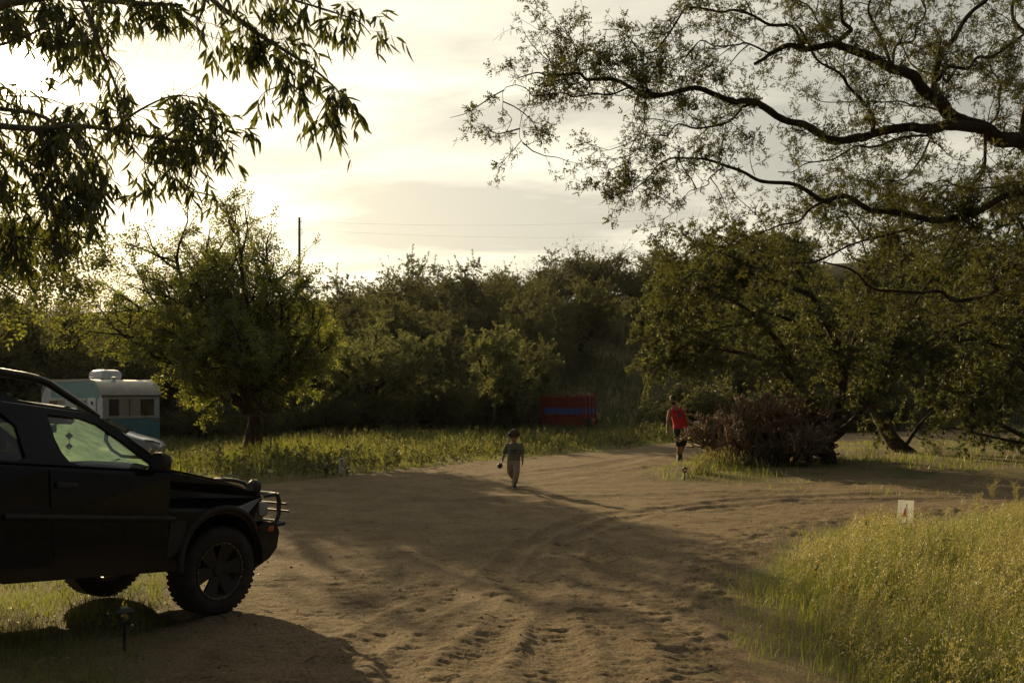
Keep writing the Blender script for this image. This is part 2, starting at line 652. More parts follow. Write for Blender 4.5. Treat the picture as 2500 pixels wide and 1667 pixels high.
def sprout(pts, n, ang, tmin, tmax, rng, flat=0.0):
    """n side shoots per parent polyline: start points, directions, parent index, position along it."""
    k, m = pts.shape[:2]
    par = np.repeat(np.arange(k), n)
    t = rng.uniform(tmin, tmax, k * n) * (m - 1)
    i = np.minimum(t.astype(int), m - 2)
    fr = (t - i)[:, None]
    a, b = pts[par, i], pts[par, i + 1]
    P = a * (1 - fr) + b * fr
    T = norm(b - a)
    R = rng.normal(size=P.shape)
    R[:, 2] *= (1 - flat)
    R = norm(R - T * (R * T).sum(1, keepdims=True))
    an = np.abs(rng.normal(ang, 0.22, k * n))[:, None]
    return P, T * np.cos(an) + R * np.sin(an), par, t / (m - 1)


class Acc:
    """Collects geometry of one mesh."""

    def __init__(self):
        self.V, self.F3, self.F4, self.n = [], [], [], 0

    def add(self, V, F):
        V = np.asarray(V).reshape(-1, 3)
        F = np.asarray(F)
        (self.F3 if F.shape[1] == 3 else self.F4).append(F + self.n)
        self.V.append(V)
        self.n += len(V)

    def obj(self, name, mat, parent=None, smooth=False, loc=None):
        fs = []
        if self.F3:
            fs.append(np.concatenate(self.F3))
        if self.F4:
            fs.append(np.concatenate(self.F4))
        return obj_np(name, np.concatenate(self.V), fs, mat, parent, smooth, loc)


def add_shoots(acc, pts, r0, r1, sides=3):
    """Tapered tubes for k polylines at once (r0, r1: radius at base and tip, per shoot)."""
    k, m = pts.shape[:2]
    r0 = np.broadcast_to(np.asarray(r0, float), (k,))
    r1 = np.broadcast_to(np.asarray(r1, float), (k,))
    T = np.empty_like(pts)
    T[:, 1:-1] = pts[:, 2:] - pts[:, :-2]
    T[:, 0] = pts[:, 1] - pts[:, 0]
    T[:, -1] = pts[:, -1] - pts[:, -2]
    T = norm(T)
    ref = np.where(np.abs(T[:, :1, 2:3]) > 0.8, np.array([1.0, 0.2, 0]), np.array([0.1, 0.2, 1.0]))
    A = norm(np.cross(T, np.broadcast_to(ref, T.shape)))
    B = np.cross(T, A)
    f = np.linspace(0, 1, m)[None, :]
    R = r0[:, None] * (1 - f) + r1[:, None] * f
    th = 2 * PI * np.arange(sides) / sides
    V = pts[:, :, None, :] + R[:, :, None, None] * (A[:, :, None, :] * np.cos(th)[:, None] + B[:, :, None, :] * np.sin(th)[:, None])
    idx = np.arange(k * m * sides).reshape(k, m, sides)
    nx = np.roll(idx, -1, 2)
    q = np.stack([idx[:, :-1], nx[:, :-1], nx[:, 1:], idx[:, 1:]], -1).reshape(-1, 4)
    acc.add(V, q)


def smooth_line(P, n=4):
    """Catmull-Rom resampling of a polyline (columns beyond 3 are carried along)."""
    P = np.asarray(P, float)
    Q = np.vstack([2 * P[0] - P[1], P, 2 * P[-1] - P[-2]])
    out = []
    for i in range(1, len(Q) - 2):
        for t in np.arange(n) / n:
            a, b, c, d = Q[i - 1], Q[i], Q[i + 1], Q[i + 2]
            out.append(0.5 * ((2 * b) + (c - a) * t + (2 * a - 5 * b + 4 * c - d) * t * t + (3 * b - a - 3 * c + d) * t ** 3))
    out.append(P[-1])
    return np.array(out)


def add_limb(acc, P, R, sides=9, rng=None, knob=0.0):
    """One thick limb: polyline P (n,3) with radii R (n,)."""
    Q = smooth_line(np.column_stack([P, R]), 4)
    pts, rad = Q[:, :3], np.maximum(Q[:, 3], 0.003)
    T = norm(np.gradient(pts, axis=0))
    A = norm(np.cross(T[0], [0.3, 0.5, 0.8]))
    rings = []
    for i in range(len(pts)):
        A = norm(A - T[i] * np.dot(A, T[i]))
        B = np.cross(T[i], A)
        th = 2 * PI * np.arange(sides) / sides
        rr = rad[i] * (1 + (knob * rng.normal(size=sides) if knob else 0))
        rings.append(pts[i] + (np.cos(th)[:, None] * A + np.sin(th)[:, None] * B) * np.broadcast_to(rr, (sides,))[:, None])
    V = np.concatenate(rings)
    idx = np.arange(len(pts) * sides).reshape(len(pts), sides)
    nx = np.roll(idx, -1, 1)
    acc.add(V, np.stack([idx[:-1], nx[:-1], nx[1:], idx[1:]], -1).reshape(-1, 4))
    return pts


def resample(pts, m):
    d = np.concatenate([[0], np.cumsum(np.linalg.norm(np.diff(pts, axis=0), axis=1))])
    s = np.linspace(0, d[-1], m)
    return np.column_stack([np.interp(s, d, pts[:, i]) for i in range(3)]), d[-1]


def add_leaves(acc, tmpl, P, D, scale, rng, roll=None):
    """Place the leaf template (faces, k, 3; it points along +x, lies in xy) at every P along D."""
    tmpl = np.asarray(tmpl, float)
    k = len(P)
    X = norm(D)
    U = rng.normal(size=X.shape) if roll is None else np.broadcast_to(np.asarray(roll, float), X.shape) + 0.35 * rng.normal(size=X.shape)
    Yv = norm(np.cross(U, X))
    Zv = np.cross(X, Yv)
    Fm = np.stack([X, Yv, Zv], 1)
    s = np.broadcast_to(np.asarray(scale, float), (k,))
    V = np.einsum('fvc,kcd->kfvd', tmpl, Fm) * s[:, None, None, None] + P[:, None, None, :]
    nf, nv = tmpl.shape[:2]
    acc.add(V, np.arange(k * nf * nv).reshape(-1, nv))


def tri_leaflets(L, W, pairs, ang=0.9, fold=0.25):
    """Pinna: narrow leaflets in pairs along a midrib of length L (triangles)."""
    out = []
    for i in range(pairs):
        x = L * (i + 0.6) / pairs
        for s in (-1, 1):
            c, sn = math.cos(ang), math.sin(ang) * s
            w = W * (1 - 0.35 * i / pairs)
            h = L / pairs * 0.42
            out.append([(x - h, 0, 0), (x + h, 0, 0), (x + c * w, sn * w, -fold * w)])
    return np.array(out)


def rot_t(T, az, el=0.0):
    c, s = math.cos(az), math.sin(az)
    R1 = np.array([[c, s, 0], [-s, c, 0], [0, 0, 1]])
    c, s = math.cos(el), math.sin(el)
    R2 = np.array([[c, 0, s], [0, 1, 0], [-s, 0, c]])
    return T @ R1 @ R2


# a mesquite leaf: two drooping pinnae in a V
LEAF_MESQUITE = np.concatenate([rot_t(tri_leaflets(0.075, 0.016, 5), 0.5, -0.25), rot_t(tri_leaflets(0.075, 0.016, 5), -0.5, -0.25)])
def fascicle(rng):
    """Three small bipinnate leaves from one node."""
    out = []
    for i in range(2):
        v = np.concatenate([rot_t(tri_leaflets(0.052, 0.017, 3), 0.45, -0.2), rot_t(tri_leaflets(0.052, 0.017, 3), -0.45, -0.2)]) + np.array([0.014, 0, 0])
        out.append(rot_t(v, (i - 0.5) * 1.5 + rng.normal(0, 0.25), rng.normal(0, 0.5)))
    return np.concatenate(out)


LEAF_NEAR = fascicle(np.random.default_rng(4))
# the same seen from farther off: a tuft of narrow blades
_tr = np.random.default_rng(3)


def tuft(n, L, W, rng, spread=1.0):
    out = []
    for i in range(n):
        d = norm(np.array([1.0, 0, 0]) + spread * rng.normal(size=3) * 0.6)
        s = norm(np.cross(d, rng.normal(size=3)))
        l = L * rng.uniform(0.6, 1.2)
        out.append([d * l * 0.2 + s * W * 0.62, d * l, d * l * 0.05 - s * W * 0.62])
    return np.array(out)


TUFT_MID = tuft(8, 0.115, 0.021, _tr, 1.1)
TUFT_FAR = tuft(8, 0.135, 0.026, _tr, 1.2)
LEAF_OVAL = np.array([[(0, 0, 0), (0.45, 0.28, 0.03), (1, 0, -0.05), (0.45, -0.28, 0.03)]])


def oval_sprig(n, rng):
    """A short shoot of small oval leaves set left and right along it (unit: one leaf length)."""
    out = []
    for i in range(n):
        q = LEAF_OVAL * rng.uniform(0.75, 1.1)
        q = rot_t(q, (0.9 if i % 2 else -0.9) + rng.normal(0, 0.3), rng.normal(0, 0.5))
        out.append(q + np.array([0.55 * i, 0, 0.12 * rng.normal()]))
    return np.concatenate(out)


SPRIG = oval_sprig(6, _tr)


def euca_template(bend):
    """A long sickle-shaped leaf of two rows of quads."""
    xs = np.array([0, 0.12, 0.4, 0.72, 1.0])
    w = np.array([0.015, 0.07, 0.095, 0.06, 0.004])
    c = bend * np.sin(xs * PI * 0.9)
    L, R = np.stack([xs, c + w, 0.02 * xs], 1), np.stack([xs, c - w, 0.02 * xs], 1)
    return np.array([[L[i], L[i + 1], R[i + 1], R[i]] for i in range(4)])


# ------------------------------------------------------------------ generic free-standing trees
def make_tree(name, seed, h, spread, trunk_r, leaf_tmpl, leaf_mat, n1=9, n2=7, n3=5, leaves=7, leaf_scale=1.0, bark='bark', fork=0.22,
              droop=0.0, lean=(0, 0), upright=0.55, l2=0.34, twig_wob=0.22, trunks=1, l3=0.45, bias=(0, 0, 0), prune=None):
    """Trunk that forks low into spreading limbs, branches, twigs and leaves; returns the parts' parent."""
    rng = np.random.default_rng(seed)
    root = empty(name)
    wood, fine, crown = Acc(), Acc(), Acc()
    P1, D1, L1 = [], [], []
    for t in range(trunks):
        a0 = rng.uniform(0, 2 * PI)
        off = 0.0 if trunks == 1 else 0.18
        base = np.array([math.cos(a0) * off, math.sin(a0) * off, -0.15])
        tip = base + np.array([lean[0] + rng.normal(0, 0.15) + math.cos(a0) * off * 2, lean[1] + rng.normal(0, 0.15) + math.sin(a0) * off * 2, fork * h + 0.3])
        mid = (base + tip) / 2 + rng.normal(0, 0.10, 3)
        r = trunk_r / math.sqrt(trunks)
        pts = add_limb(wood, np.array([base, base * 0.7 + mid * 0.3, mid, tip]), np.array([r * 1.5, r * 1.05, r * 0.95, r * 0.8]), 9, rng, 0.05)
        n = max(2, n1 // trunks)
        for i in range(n):
            az = 2 * PI * (i + rng.uniform(-0.3, 0.3)) / n + a0
            el = rng.uniform(0.25, 1.0) * upright + (0.5 if i % 3 == 0 else 0.0)
            P1.append(pts[-1 - int(rng.integers(0, 3))])
            D1.append([math.cos(az) * math.cos(el), math.sin(az) * math.cos(el), math.sin(el)])
            hor = math.cos(el)
            L1.append((spread * hor + (h * (1 - fork)) * (1 - hor)) * rng.uniform(0.75, 1.1))
    P1, D1, L1 = np.array(P1), norm(np.array(D1) + np.array(bias)), np.array(L1)
    L1 = L1 * (1 + 0.5 * (D1 * np.array(bias)).sum(1))
    B1 = grow(P1, D1, L1, 7, 0.16, (0, 0, 0.05), rng)
    add_shoots(wood, B1, trunk_r * rng.uniform(0.38, 0.62, len(B1)), trunk_r * 0.10, 6)
    P, D, par, t = sprout(B1, n2, 0.85, 0.25, 1.0, rng)
    L = L1[par] * l2 * rng.uniform(0.6, 1.25, len(P)) * (1.15 - 0.4 * t)
    B2 = grow(P, D, L, 5, 0.2, (0, 0, 0.04), rng)
    if prune is not None:
        k = prune(B2[:, -1])
        B2, L = B2[k], L[k]
    add_shoots(wood, B2, trunk_r * 0.16, trunk_r * 0.05, 4)
    P, D, par, t = sprout(B2, n3, 0.8, 0.2, 1.0, rng)
    L3 = L[par] * l3 * rng.uniform(0.6, 1.3, len(P))
    B3 = grow(P, D, L3, 4, twig_wob, (0, 0, -droop), rng)
    if prune is not None:
        B3 = B3[prune(B3[:, -1])]
    add_shoots(fine, B3, trunk_r * 0.055, trunk_r * 0.02, 3)
    P, D, par, t = sprout(B3, leaves, 0.75, 0.1, 1.0, rng)
    add_leaves(crown, leaf_tmpl, P, D, leaf_scale * rng.uniform(0.7, 1.3, len(P)), rng)
    P, D, par, t = sprout(B2, max(2, leaves // 2), 0.8, 0.35, 1.0, rng)
    add_leaves(crown, leaf_tmpl, P, D, leaf_scale * rng.uniform(0.7, 1.2, len(P)), rng)
    tr = wood.obj('trunk', M[bark], root, True)
    cr_ = crown.obj('crown', M[leaf_mat], root)
    tag(fine.obj('twigs', M['twig'], cr_), kind='stuff')
    tag(cr_, kind='stuff')
    return root


def copy_tree(o, parent=None):
    c = o.copy()
    COL.objects.link(c)
    c.parent = parent
    for ch in [k for k in o.children]:
        copy_tree(ch, c)
    return c


def put(o, x, y, rz=0.0, s=1.0, z=None, sxy=None):
    o.location = (x, y, (gz(x, y) if z is None else z))
    o.rotation_euler = (0, 0, rz)
    q = sxy or s
    o.scale = (q, q, s)
    return o


# hillside thicket: a few kinds, every tree its own object
rng = np.random.default_rng(11)
KINDS = [
    make_tree('mesquite_tree', 101, 4.6, 2.6, 0.13, TUFT_FAR, 'hill_leaf', 10, 10, 8, 9, 1.0, upright=0.8, l2=0.42, l3=0.75),
    make_tree('mesquite_tree', 102, 4.0, 2.8, 0.12, TUFT_FAR, 'hill_leaf', 12, 9, 8, 8, 1.0, trunks=2, upright=0.65, l2=0.42, l3=0.75),
    make_tree('mesquite_tree', 103, 5.0, 2.4, 0.13, TUFT_FAR, 'hill_leaf', 12, 9, 8, 8, 1.0, trunks=3, upright=1.0, l2=0.42, l3=0.75),
    make_tree('mesquite_tree', 104, 3.2, 2.3, 0.10, TUFT_FAR, 'hill_leaf', 12, 9, 8, 8, 1.0, fork=0.08, trunks=3, upright=0.8, l2=0.42, l3=0.8),
]
BARE = make_tree('mesquite_tree', 105, 4.8, 2.5, 0.12, TUFT_FAR, 'hill_leaf', 9, 9, 9, 1, 0.8, trunks=2, upright=0.9, l2=0.42, l3=0.8)
used_kind = set()


def hill_tree(k, x, y, s, rz, label, group, sxy=None):
    src = BARE if k == 'bare' else KINDS[k]
    if k in used_kind:
        o = copy_tree(src)
    else:
        o = src
        used_kind.add(k)
    put(o, x, y, rz, s, sxy=sxy)
    tag(o, label, 'tree', group)
    return o


GROUP_HILL = 'mesquite trees of the hillside thicket'
LABEL_HILL = ['rounded hillside mesquite', 'broad low hillside mesquite', 'upright many stemmed hillside mesquite', 'short bushy hillside mesquite']


def where(ppx):
    """What a hillside tree stands above, as seen from the yard."""
    for lim, txt in ((170, ' above the roof rack'), (420, ' above the caravan'), (620, ' behind the left of the elm'), (760, ' by the utility pole'), (900, ' just right of the elm'), (1080, ' above the pale mesquite'),
                     (1250, ' above the smaller mesquite'), (1380, ' above the trailer’s left end'), (1520, ' above the trailer’s right end'), (1700, ' above the man'), (1950, ' behind the cactus tree'), (2250, ' behind the leaning trunk')):
        if ppx < lim:
            return ',' + txt
    return ', near the right edge'


LABEL_BARE = 'nearly leafless hillside mesquite'
row = 0
y = 46.0
while y < 97:
    step = 4.3 + 0.012 * (y - 46)
    halfw = y * 0.60 + 3
    x = -halfw + (row % 2) * step * 0.5
    while x < halfw:
        jx, jy = x + rng.uniform(-1.4, 1.4), y + rng.uniform(-1.5, 1.5)
        ppx = 1250 + F_PX * jx / jy
        base = float(soft(np.array([jx]), [-60, -20, 0, 15, 25, 45], [44, 43, 45, 50, 56, 60])[0])
        # an open grassy slope lies between the thicket and the trees on the right
        clearing = (1430 < ppx < 1800 and jy < 71) or (1340 < ppx < 1500 and jy < 60)
        if jy > base - 1 and not clearing and rng.random() < 0.93:
            k = int(rng.integers(0, 4)) if rng.random() > 0.06 else 'bare'
            crest = jy > 84
            s = rng.uniform(0.8, 1.25) * (1.0 if not crest else rng.uniform(0.8, 1.25))
            lab = (LABEL_BARE if k == 'bare' else LABEL_HILL[k]) + (' on the crest' if crest else ' halfway up' if jy > 66 else ' low on the slope') + where(ppx)
            hill_tree(k, jx, jy, s, rng.uniform(0, 6.28), lab, GROUP_HILL, s * rng.uniform(0.95, 1.25))
        x += step
    y += step * 0.86
    row += 1

# scrub along the foot of the hill
for i in range(26):
    x = -24 + i * 1.75 + rng.uniform(-0.6, 0.6)
    y = 42.5 + rng.uniform(-1.3, 1.6) + max(0, (x - 2) * 0.28)
    if 1270 < 1250 + F_PX * x / y < 1640:
        continue
    s = rng.uniform(0.5, 0.85)
    hill_tree(3, x, y, s, rng.uniform(0, 6.28), 'low dark shrub at the hill foot' + where(1250 + F_PX * x / y).replace('above', 'below'), 'shrubs along the foot of the hill', s * 1.2)

# trees of the thicket that stand out
o = make_tree('mesquite_tree', 201, 6.2, 3.1, 0.17, TUFT_MID, 'pale_leaf', 12, 10, 8, 9, 1.15, upright=0.7, fork=0.34, droop=0.05, l3=0.65)
put(o, -6.3, 42.5, 0.4, 1.0)
tag(o, 'pale green mesquite tree with spreading crown, right behind the round elm', 'tree')
o = make_tree('mesquite_tree', 202, 5.4, 2.6, 0.15, TUFT_MID, 'pale_leaf', 11, 10, 8, 9, 1.15, upright=0.7, fork=0.36, droop=0.08, l3=0.65)
put(o, -0.9, 41.0, 2.0, 1.0)
tag(o, 'smaller mesquite with a dark trunk standing left of the red trailer', 'tree')
# tall scrub far left behind the caravan
ROW = ['tall mesquite tree at the far left edge, behind the hanging eucalyptus leaves', 'tall mesquite tree rising straight above the roof rack of the dark car',
       'mesquite tree rising above the air conditioner on the caravan roof', 'mesquite tree rising between the caravan and the round elm',
       'mesquite tree hidden behind the left half of the round elm crown', 'mesquite tree hidden behind the middle of the round elm crown',
       'mesquite tree behind the elm, at the foot of the utility pole']
for i, (px, Y, s) in enumerate([(-60, 40, 1.25), (60, 44, 1.3), (190, 43, 1.15), (300, 46, 1.1), (480, 44, 0.95), (640, 45, 0.95), (760, 46, 0.9)]):
    x = (px - 1250) / F_PX * Y
    hill_tree([2, 0, 1, 2, 0, 1, 0][i], x, Y, s, i * 1.3, ROW[i], 'trees behind the caravan', s * 1.15)
x, Y = (175 - 1250) / F_PX * 38, 38.0
hill_tree('bare', x, Y + 2.5, 1.05, 0.7, 'bare twiggy mesquite rising above the scrub behind the caravan', None)

# ------------------------------------------------------------------ the round leafy tree by the caravan
bx, by = (612 - 1250) / F_PX * 27.4, 27.4
bz = gz(bx, by)
elm = make_tree('elm_tree', 307, 7.1, 3.4, 0.27, SPRIG, 'elm_leaf', 22, 12, 7, 9, 0.088, fork=0.27, upright=0.8, bias=(-0.30, 0, 0.18), prune=lambda P: (P[:, 0] < 2.3 + 0.5 * (P[:, 2] > 5.6)) & ((P[:, 0] > -2.6) | (P[:, 2] > 2.9)), droop=0.10, lean=(0.2, 0), l2=0.40, l3=0.55)
put(elm, bx, by, 0.0, 1.0)
tag(elm, 'round leafy elm tree with a single leaning trunk beside the caravan', 'tree')
# ------------------------------------------------------------------ trees grown along observed limbs
def limb_tree(name, limbs, seed, leaf_tmpl, leaf_mat, trunk_mat='bark', n_side=1.2, side_len=0.8, n_twig=5, twig_len=0.45, leaves=6,
              leaf_scale=1.0, droop=0.05, depth_jit=0.0, twig_r=0.004, side_r=0.010, trunk=None, limb_part='limb', leaf_filter=None, up=0.02,
              side_wob=0.22, hang=None, flat=0.0, kink=0.0, single=None):
    """limbs: list of (points (n,3), radius at base, radius at tip). Side branches per metre, twigs on them, leaves on those."""
    rng = np.random.default_rng(seed)
    root = empty(name)
    side, crown = Acc(), Acc()
    starts = []
    for j, (P, r0, r1) in enumerate(limbs):
        P = np.array(P, float)
        acc = Acc()
        R = np.linspace(r0, r1, len(P))
        if kink and not (trunk is not None and j in trunk):
            mid = (P[:-1] + P[1:]) / 2 + kink * np.linalg.norm(P[1:] - P[:-1], axis=1)[:, None] * rng.normal(size=(len(P) - 1, 3))
            P2, R2 = np.empty((2 * len(P) - 1, 3)), np.empty(2 * len(P) - 1)
            P2[0::2], P2[1::2] = P, mid
            R2[0::2], R2[1::2] = R, (R[:-1] + R[1:]) / 2
            P, R = P2, R2
        pts = add_limb(acc, P, R, 9 if r0 > 0.03 else 6, rng, 0.06)
        acc.obj('trunk' if (trunk is not None and j in trunk) else limb_part, M[trunk_mat], root, True)
        if trunk is not None and j in trunk:
            continue
        q, ln = resample(pts, 14)
        n = max(3, int(ln * n_side))
        p, d, par, t = sprout(q[None], n, 0.9, 0.06, 1.0, rng, flat)
        rel = np.clip(0.35 + r1 / max(r0, 1e-6) + 0.6 * (1 - t), 0.5, 1.0)
        starts.append((p, d, side_len * rng.uniform(0.45, 1.3, n) * rel))
    P = np.concatenate([s[0] for s in starts])
    D = np.concatenate([s[1] for s in starts])
    L = np.concatenate([s[2] for s in starts])
    B1 = grow(P, D, L, 5, side_wob, (0, 0, up), rng)
    add_shoots(side, B1, side_r * np.clip(L / side_len, 0.5, 1.3), side_r * 0.35, 4)
    P, D, par, t = sprout(B1, n_twig, 0.8, 0.1, 1.0, rng, flat)
    L2 = twig_len * rng.uniform(0.4, 1.3, len(P))
    B2 = grow(P, D, L2, 3, 0.3, (0, 0, -droop * 1.6), rng)
    add_shoots(side, B2, twig_r, twig_r * 0.4, 3)
    P, D, par, t = sprout(B2, leaves, 0.85, 0.05, 1.0, rng)
    if hang is not None:
        D = norm(D * 0.55 + np.array([0, 0, -hang]))
    if leaf_filter is not None:
        k = leaf_filter(P)
        P, D = P[k], D[k]
    sc = leaf_scale * rng.uniform(0.7, 1.25, len(P))
    if isinstance(leaf_tmpl, list):
        which = rng.integers(0, len(leaf_tmpl), len(P))
        if single is not None:
            pick = np.flatnonzero(single(P))
            pick = pick[rng.permutation(len(pick))][:280]
            meshes = []
            for T in leaf_tmpl:
                me = mesh_np('leaf', T.reshape(-1, 3), [np.arange(T.shape[0] * 4).reshape(-1, 4)])
                me.materials.append(M[leaf_mat])
                meshes.append(me)
            for i in pick:
                o = bpy.data.objects.new('leaf', meshes[which[i]])
                x_ = Vector(D[i]).normalized()
                y_ = Vector(rng.normal(size=3)).cross(x_).normalized()
                z_ = x_.cross(y_)
                mt = Matrix((x_, y_, z_)).transposed().to_4x4()
                o.matrix_basis = Matrix.Translation(Vector(P[i])) @ mt @ Matrix.Scale(float(sc[i]), 4)
                o.parent = root
                COL.objects.link(o)
            rest = np.setdiff1d(np.arange(len(P)), pick)
            P, D, sc, which = P[rest], D[rest], sc[rest], which[rest]
        for w, T in enumerate(leaf_tmpl):
            add_leaves(crown, T, P[which == w], D[which == w], sc[which == w], rng)
    else:
        add_leaves(crown, leaf_tmpl, P, D, sc, rng)
    c = tag(crown.obj('crown', M[leaf_mat], root), kind='stuff')
    tag(side.obj('twigs', M['twig'], c), kind='stuff')
    return root


def px_line(pts, Y0, Y1=None, wig=0.0, rng=None):
    """Turn picture points into a limb that runs from distance Y0 to Y1."""
    Y1 = Y0 if Y1 is None else Y1
    n = len(pts)
    out = []
    for i, (x, y) in enumerate(pts):
        Y = Y0 + (Y1 - Y0) * i / max(n - 1, 1) + (wig * math.sin(i * 1.7 + x * 0.01) if wig else 0)
        out.append(at(x, y, Y))
    return np.array(out)


# --- the foreground mesquite whose limbs reach in from the right
TX, TY = 7.4, 10.6
root0 = np.array([TX, TY, sz(TX, TY) - 0.2])
fork0 = at(2620, 420, 10.4)
FM = [
    (np.array([root0, root0 + (fork0 - root0) * 0.35 + [0.25, 0, 0], root0 + (fork0 - root0) * 0.7 + [0.2, 0.1, 0], fork0]), 0.26, 0.17),
    (np.vstack([fork0, px_line([(2500, 348), (2403, 314), (2319, 281), (2291, 247), (2246, 213), (2179, 168), (2100, 129), (2039, 109), (1966, 121), (1881, 132), (1842, 157)], 10.3, 9.6, 0.1)]), 0.135, 0.022),
    (px_line([(2300, 270), (2283, 185), (2297, 123), (2347, 62), (2409, 0), (2440, -80)], 10.2, 10.6), 0.06, 0.02),
    (px_line([(2403, 314), (2280, 314), (2224, 311), (2134, 326), (2095, 337), (1994, 323), (1910, 292), (1814, 247), (1741, 230), (1629, 230), (1539, 213), (1449, 194), (1416, 180), (1337, 185), (1264, 191)], 10.2, 8.9, 0.1), 0.085, 0.007),
    (px_line([(1629, 230), (1539, 214), (1449, 230), (1371, 227), (1292, 222), (1236, 213)], 9.2, 8.7), 0.016, 0.005),
    (px_line([(1584, 225), (1528, 152), (1449, 152), (1400, 170)], 9.15, 9.0), 0.012, 0.004),
    (px_line([(1371, 227), (1356, 175), (1330, 130), (1318, 90)], 8.85, 8.9), 0.007, 0.003),
    (px_line([(1416, 180), (1410, 120), (1385, 85), (1378, 66)], 8.9, 8.9), 0.006, 0.003),
    (px_line([(1292, 222), (1285, 265), (1268, 330), (1280, 355)], 8.75, 8.8), 0.006, 0.003),
    (px_line([(1236, 213), (1228, 245), (1226, 270)], 8.7, 8.7), 0.005, 0.003),
    (np.vstack([fork0 + [0.1, 0, -0.5], px_line([(2500, 470), (2380, 520), (2260, 535), (2162, 516), (2100, 499), (2011, 491), (1954, 457), (1859, 443), (1769, 404), (1685, 387), (1606, 404), (1539, 471)], 10.1, 9.0, 0.1)]), 0.065, 0.006),
    (px_line([(1584, 228), (1573, 303), (1539, 365), (1494, 415), (1472, 466), (1480, 491)], 9.1, 8.9), 0.010, 0.003),
    (px_line([(1830, 255), (1803, 275), (1702, 314), (1629, 331), (1573, 331)], 9.5, 9.2), 0.022, 0.006),
    (px_line([(2290, 320), (2263, 331), (2134, 359), (2039, 387), (1966, 400), (1900, 420)], 10.1, 9.6), 0.022, 0.006),
    (px_line([(2039, 109), (2078, 73), (2055, 34), (2050, -20), (2020, -90)], 9.9, 9.7), 0.04, 0.015),
    (px_line([(1966, 121), (1881, 62), (1792, 25), (1719, 22), (1657, 45), (1606, 118), (1567, 129), (1539, 95), (1472, 73)], 9.8, 9.0), 0.025, 0.005),
    (px_line([(2530, 60), (2500, 84), (2387, 140), (2325, 163), (2291, 195)], 10.9, 10.3), 0.02, 0.03),
    (px_line([(2128, 325), (2123, 269), (2072, 213), (1994, 146), (1940, 60)], 9.9, 9.5), 0.035, 0.010),
    (px_line([(2179, 168), (2150, 90), (2120, 20), (2100, -60)], 10.0, 10.3), 0.03, 0.012),
    (px_line([(1881, 132), (1800, 110), (1710, 100), (1640, 150)], 9.6, 9.2), 0.016, 0.005),
    (px_line([(2011, 491), (1950, 540), (1880, 560), (1790, 600)], 9.5, 9.2), 0.02, 0.006),
    (px_line([(2260, 535), (2140, 580), (1990, 640), (1850, 655), (1700, 660), (1640, 720)], 9.9, 9.0), 0.02, 0.005),
    (np.vstack([fork0 + [0.1, 0.1, -1.0], px_line([(2500, 650), (2430, 690), (2333, 735), (2250, 715), (2129, 704), (2010, 640)], 10.4, 9.6)]), 0.05, 0.012),
    (px_line([(2403, 314), (2400, 420), (2370, 520), (2300, 640)], 10.2, 9.7), 0.03, 0.008),
    (px_line([(1769, 404), (1730, 450), (1680, 470), (1610, 540)], 9.2, 9.0), 0.010, 0.003),
    (px_line([(2500, 348), (2520, 200), (2480, 60), (2500, -60)], 10.4, 10.8), 0.06, 0.02),
    (px_line([(2179, 168), (2230, 100), (2260, 30), (2250, -40)], 10.6, 11.0), 0.025, 0.008),
    (px_line([(2283, 185), (2220, 150), (2180, 60), (2190, -20)], 10.8, 11.2), 0.02, 0.006),
    (px_line([(2100, 129), (2000, 60), (1900, -10), (1860, -60)], 10.4, 10.2), 0.022, 0.006),
    (px_line([(2403, 314), (2440, 240), (2420, 170), (2450, 90)], 10.9, 11.3), 0.025, 0.008),
    (px_line([(2319, 281), (2230, 260), (2150, 250), (2050, 250), (1960, 220)], 10.8, 10.4), 0.02, 0.005),
    (px_line([(2280, 314), (2240, 400), (2150, 440), (2060, 430)], 10.6, 10.2), 0.02, 0.005),
    (px_line([(2500, 470), (2400, 460), (2300, 440), (2220, 470)], 10.6, 10.3), 0.02, 0.006),
]
FM = [(P, a if j == 0 else a * 0.70, b if j == 0 else b * 0.75) for j, (P, a, b) in enumerate(FM)]
mesq = limb_tree('mesquite_tree', FM, 41, LEAF_NEAR, 'near_mesquite_leaf', n_side=8.0, side_len=0.55, n_twig=5, twig_len=0.30, leaves=4,
                 leaf_scale=1.12, droop=0.05, trunk={0}, twig_r=0.0026, side_r=0.0065, up=0.02, kink=0.09, side_wob=0.30)
tag(mesq, 'gnarled mesquite whose long bare limbs reach across the sky from the right edge', 'tree')

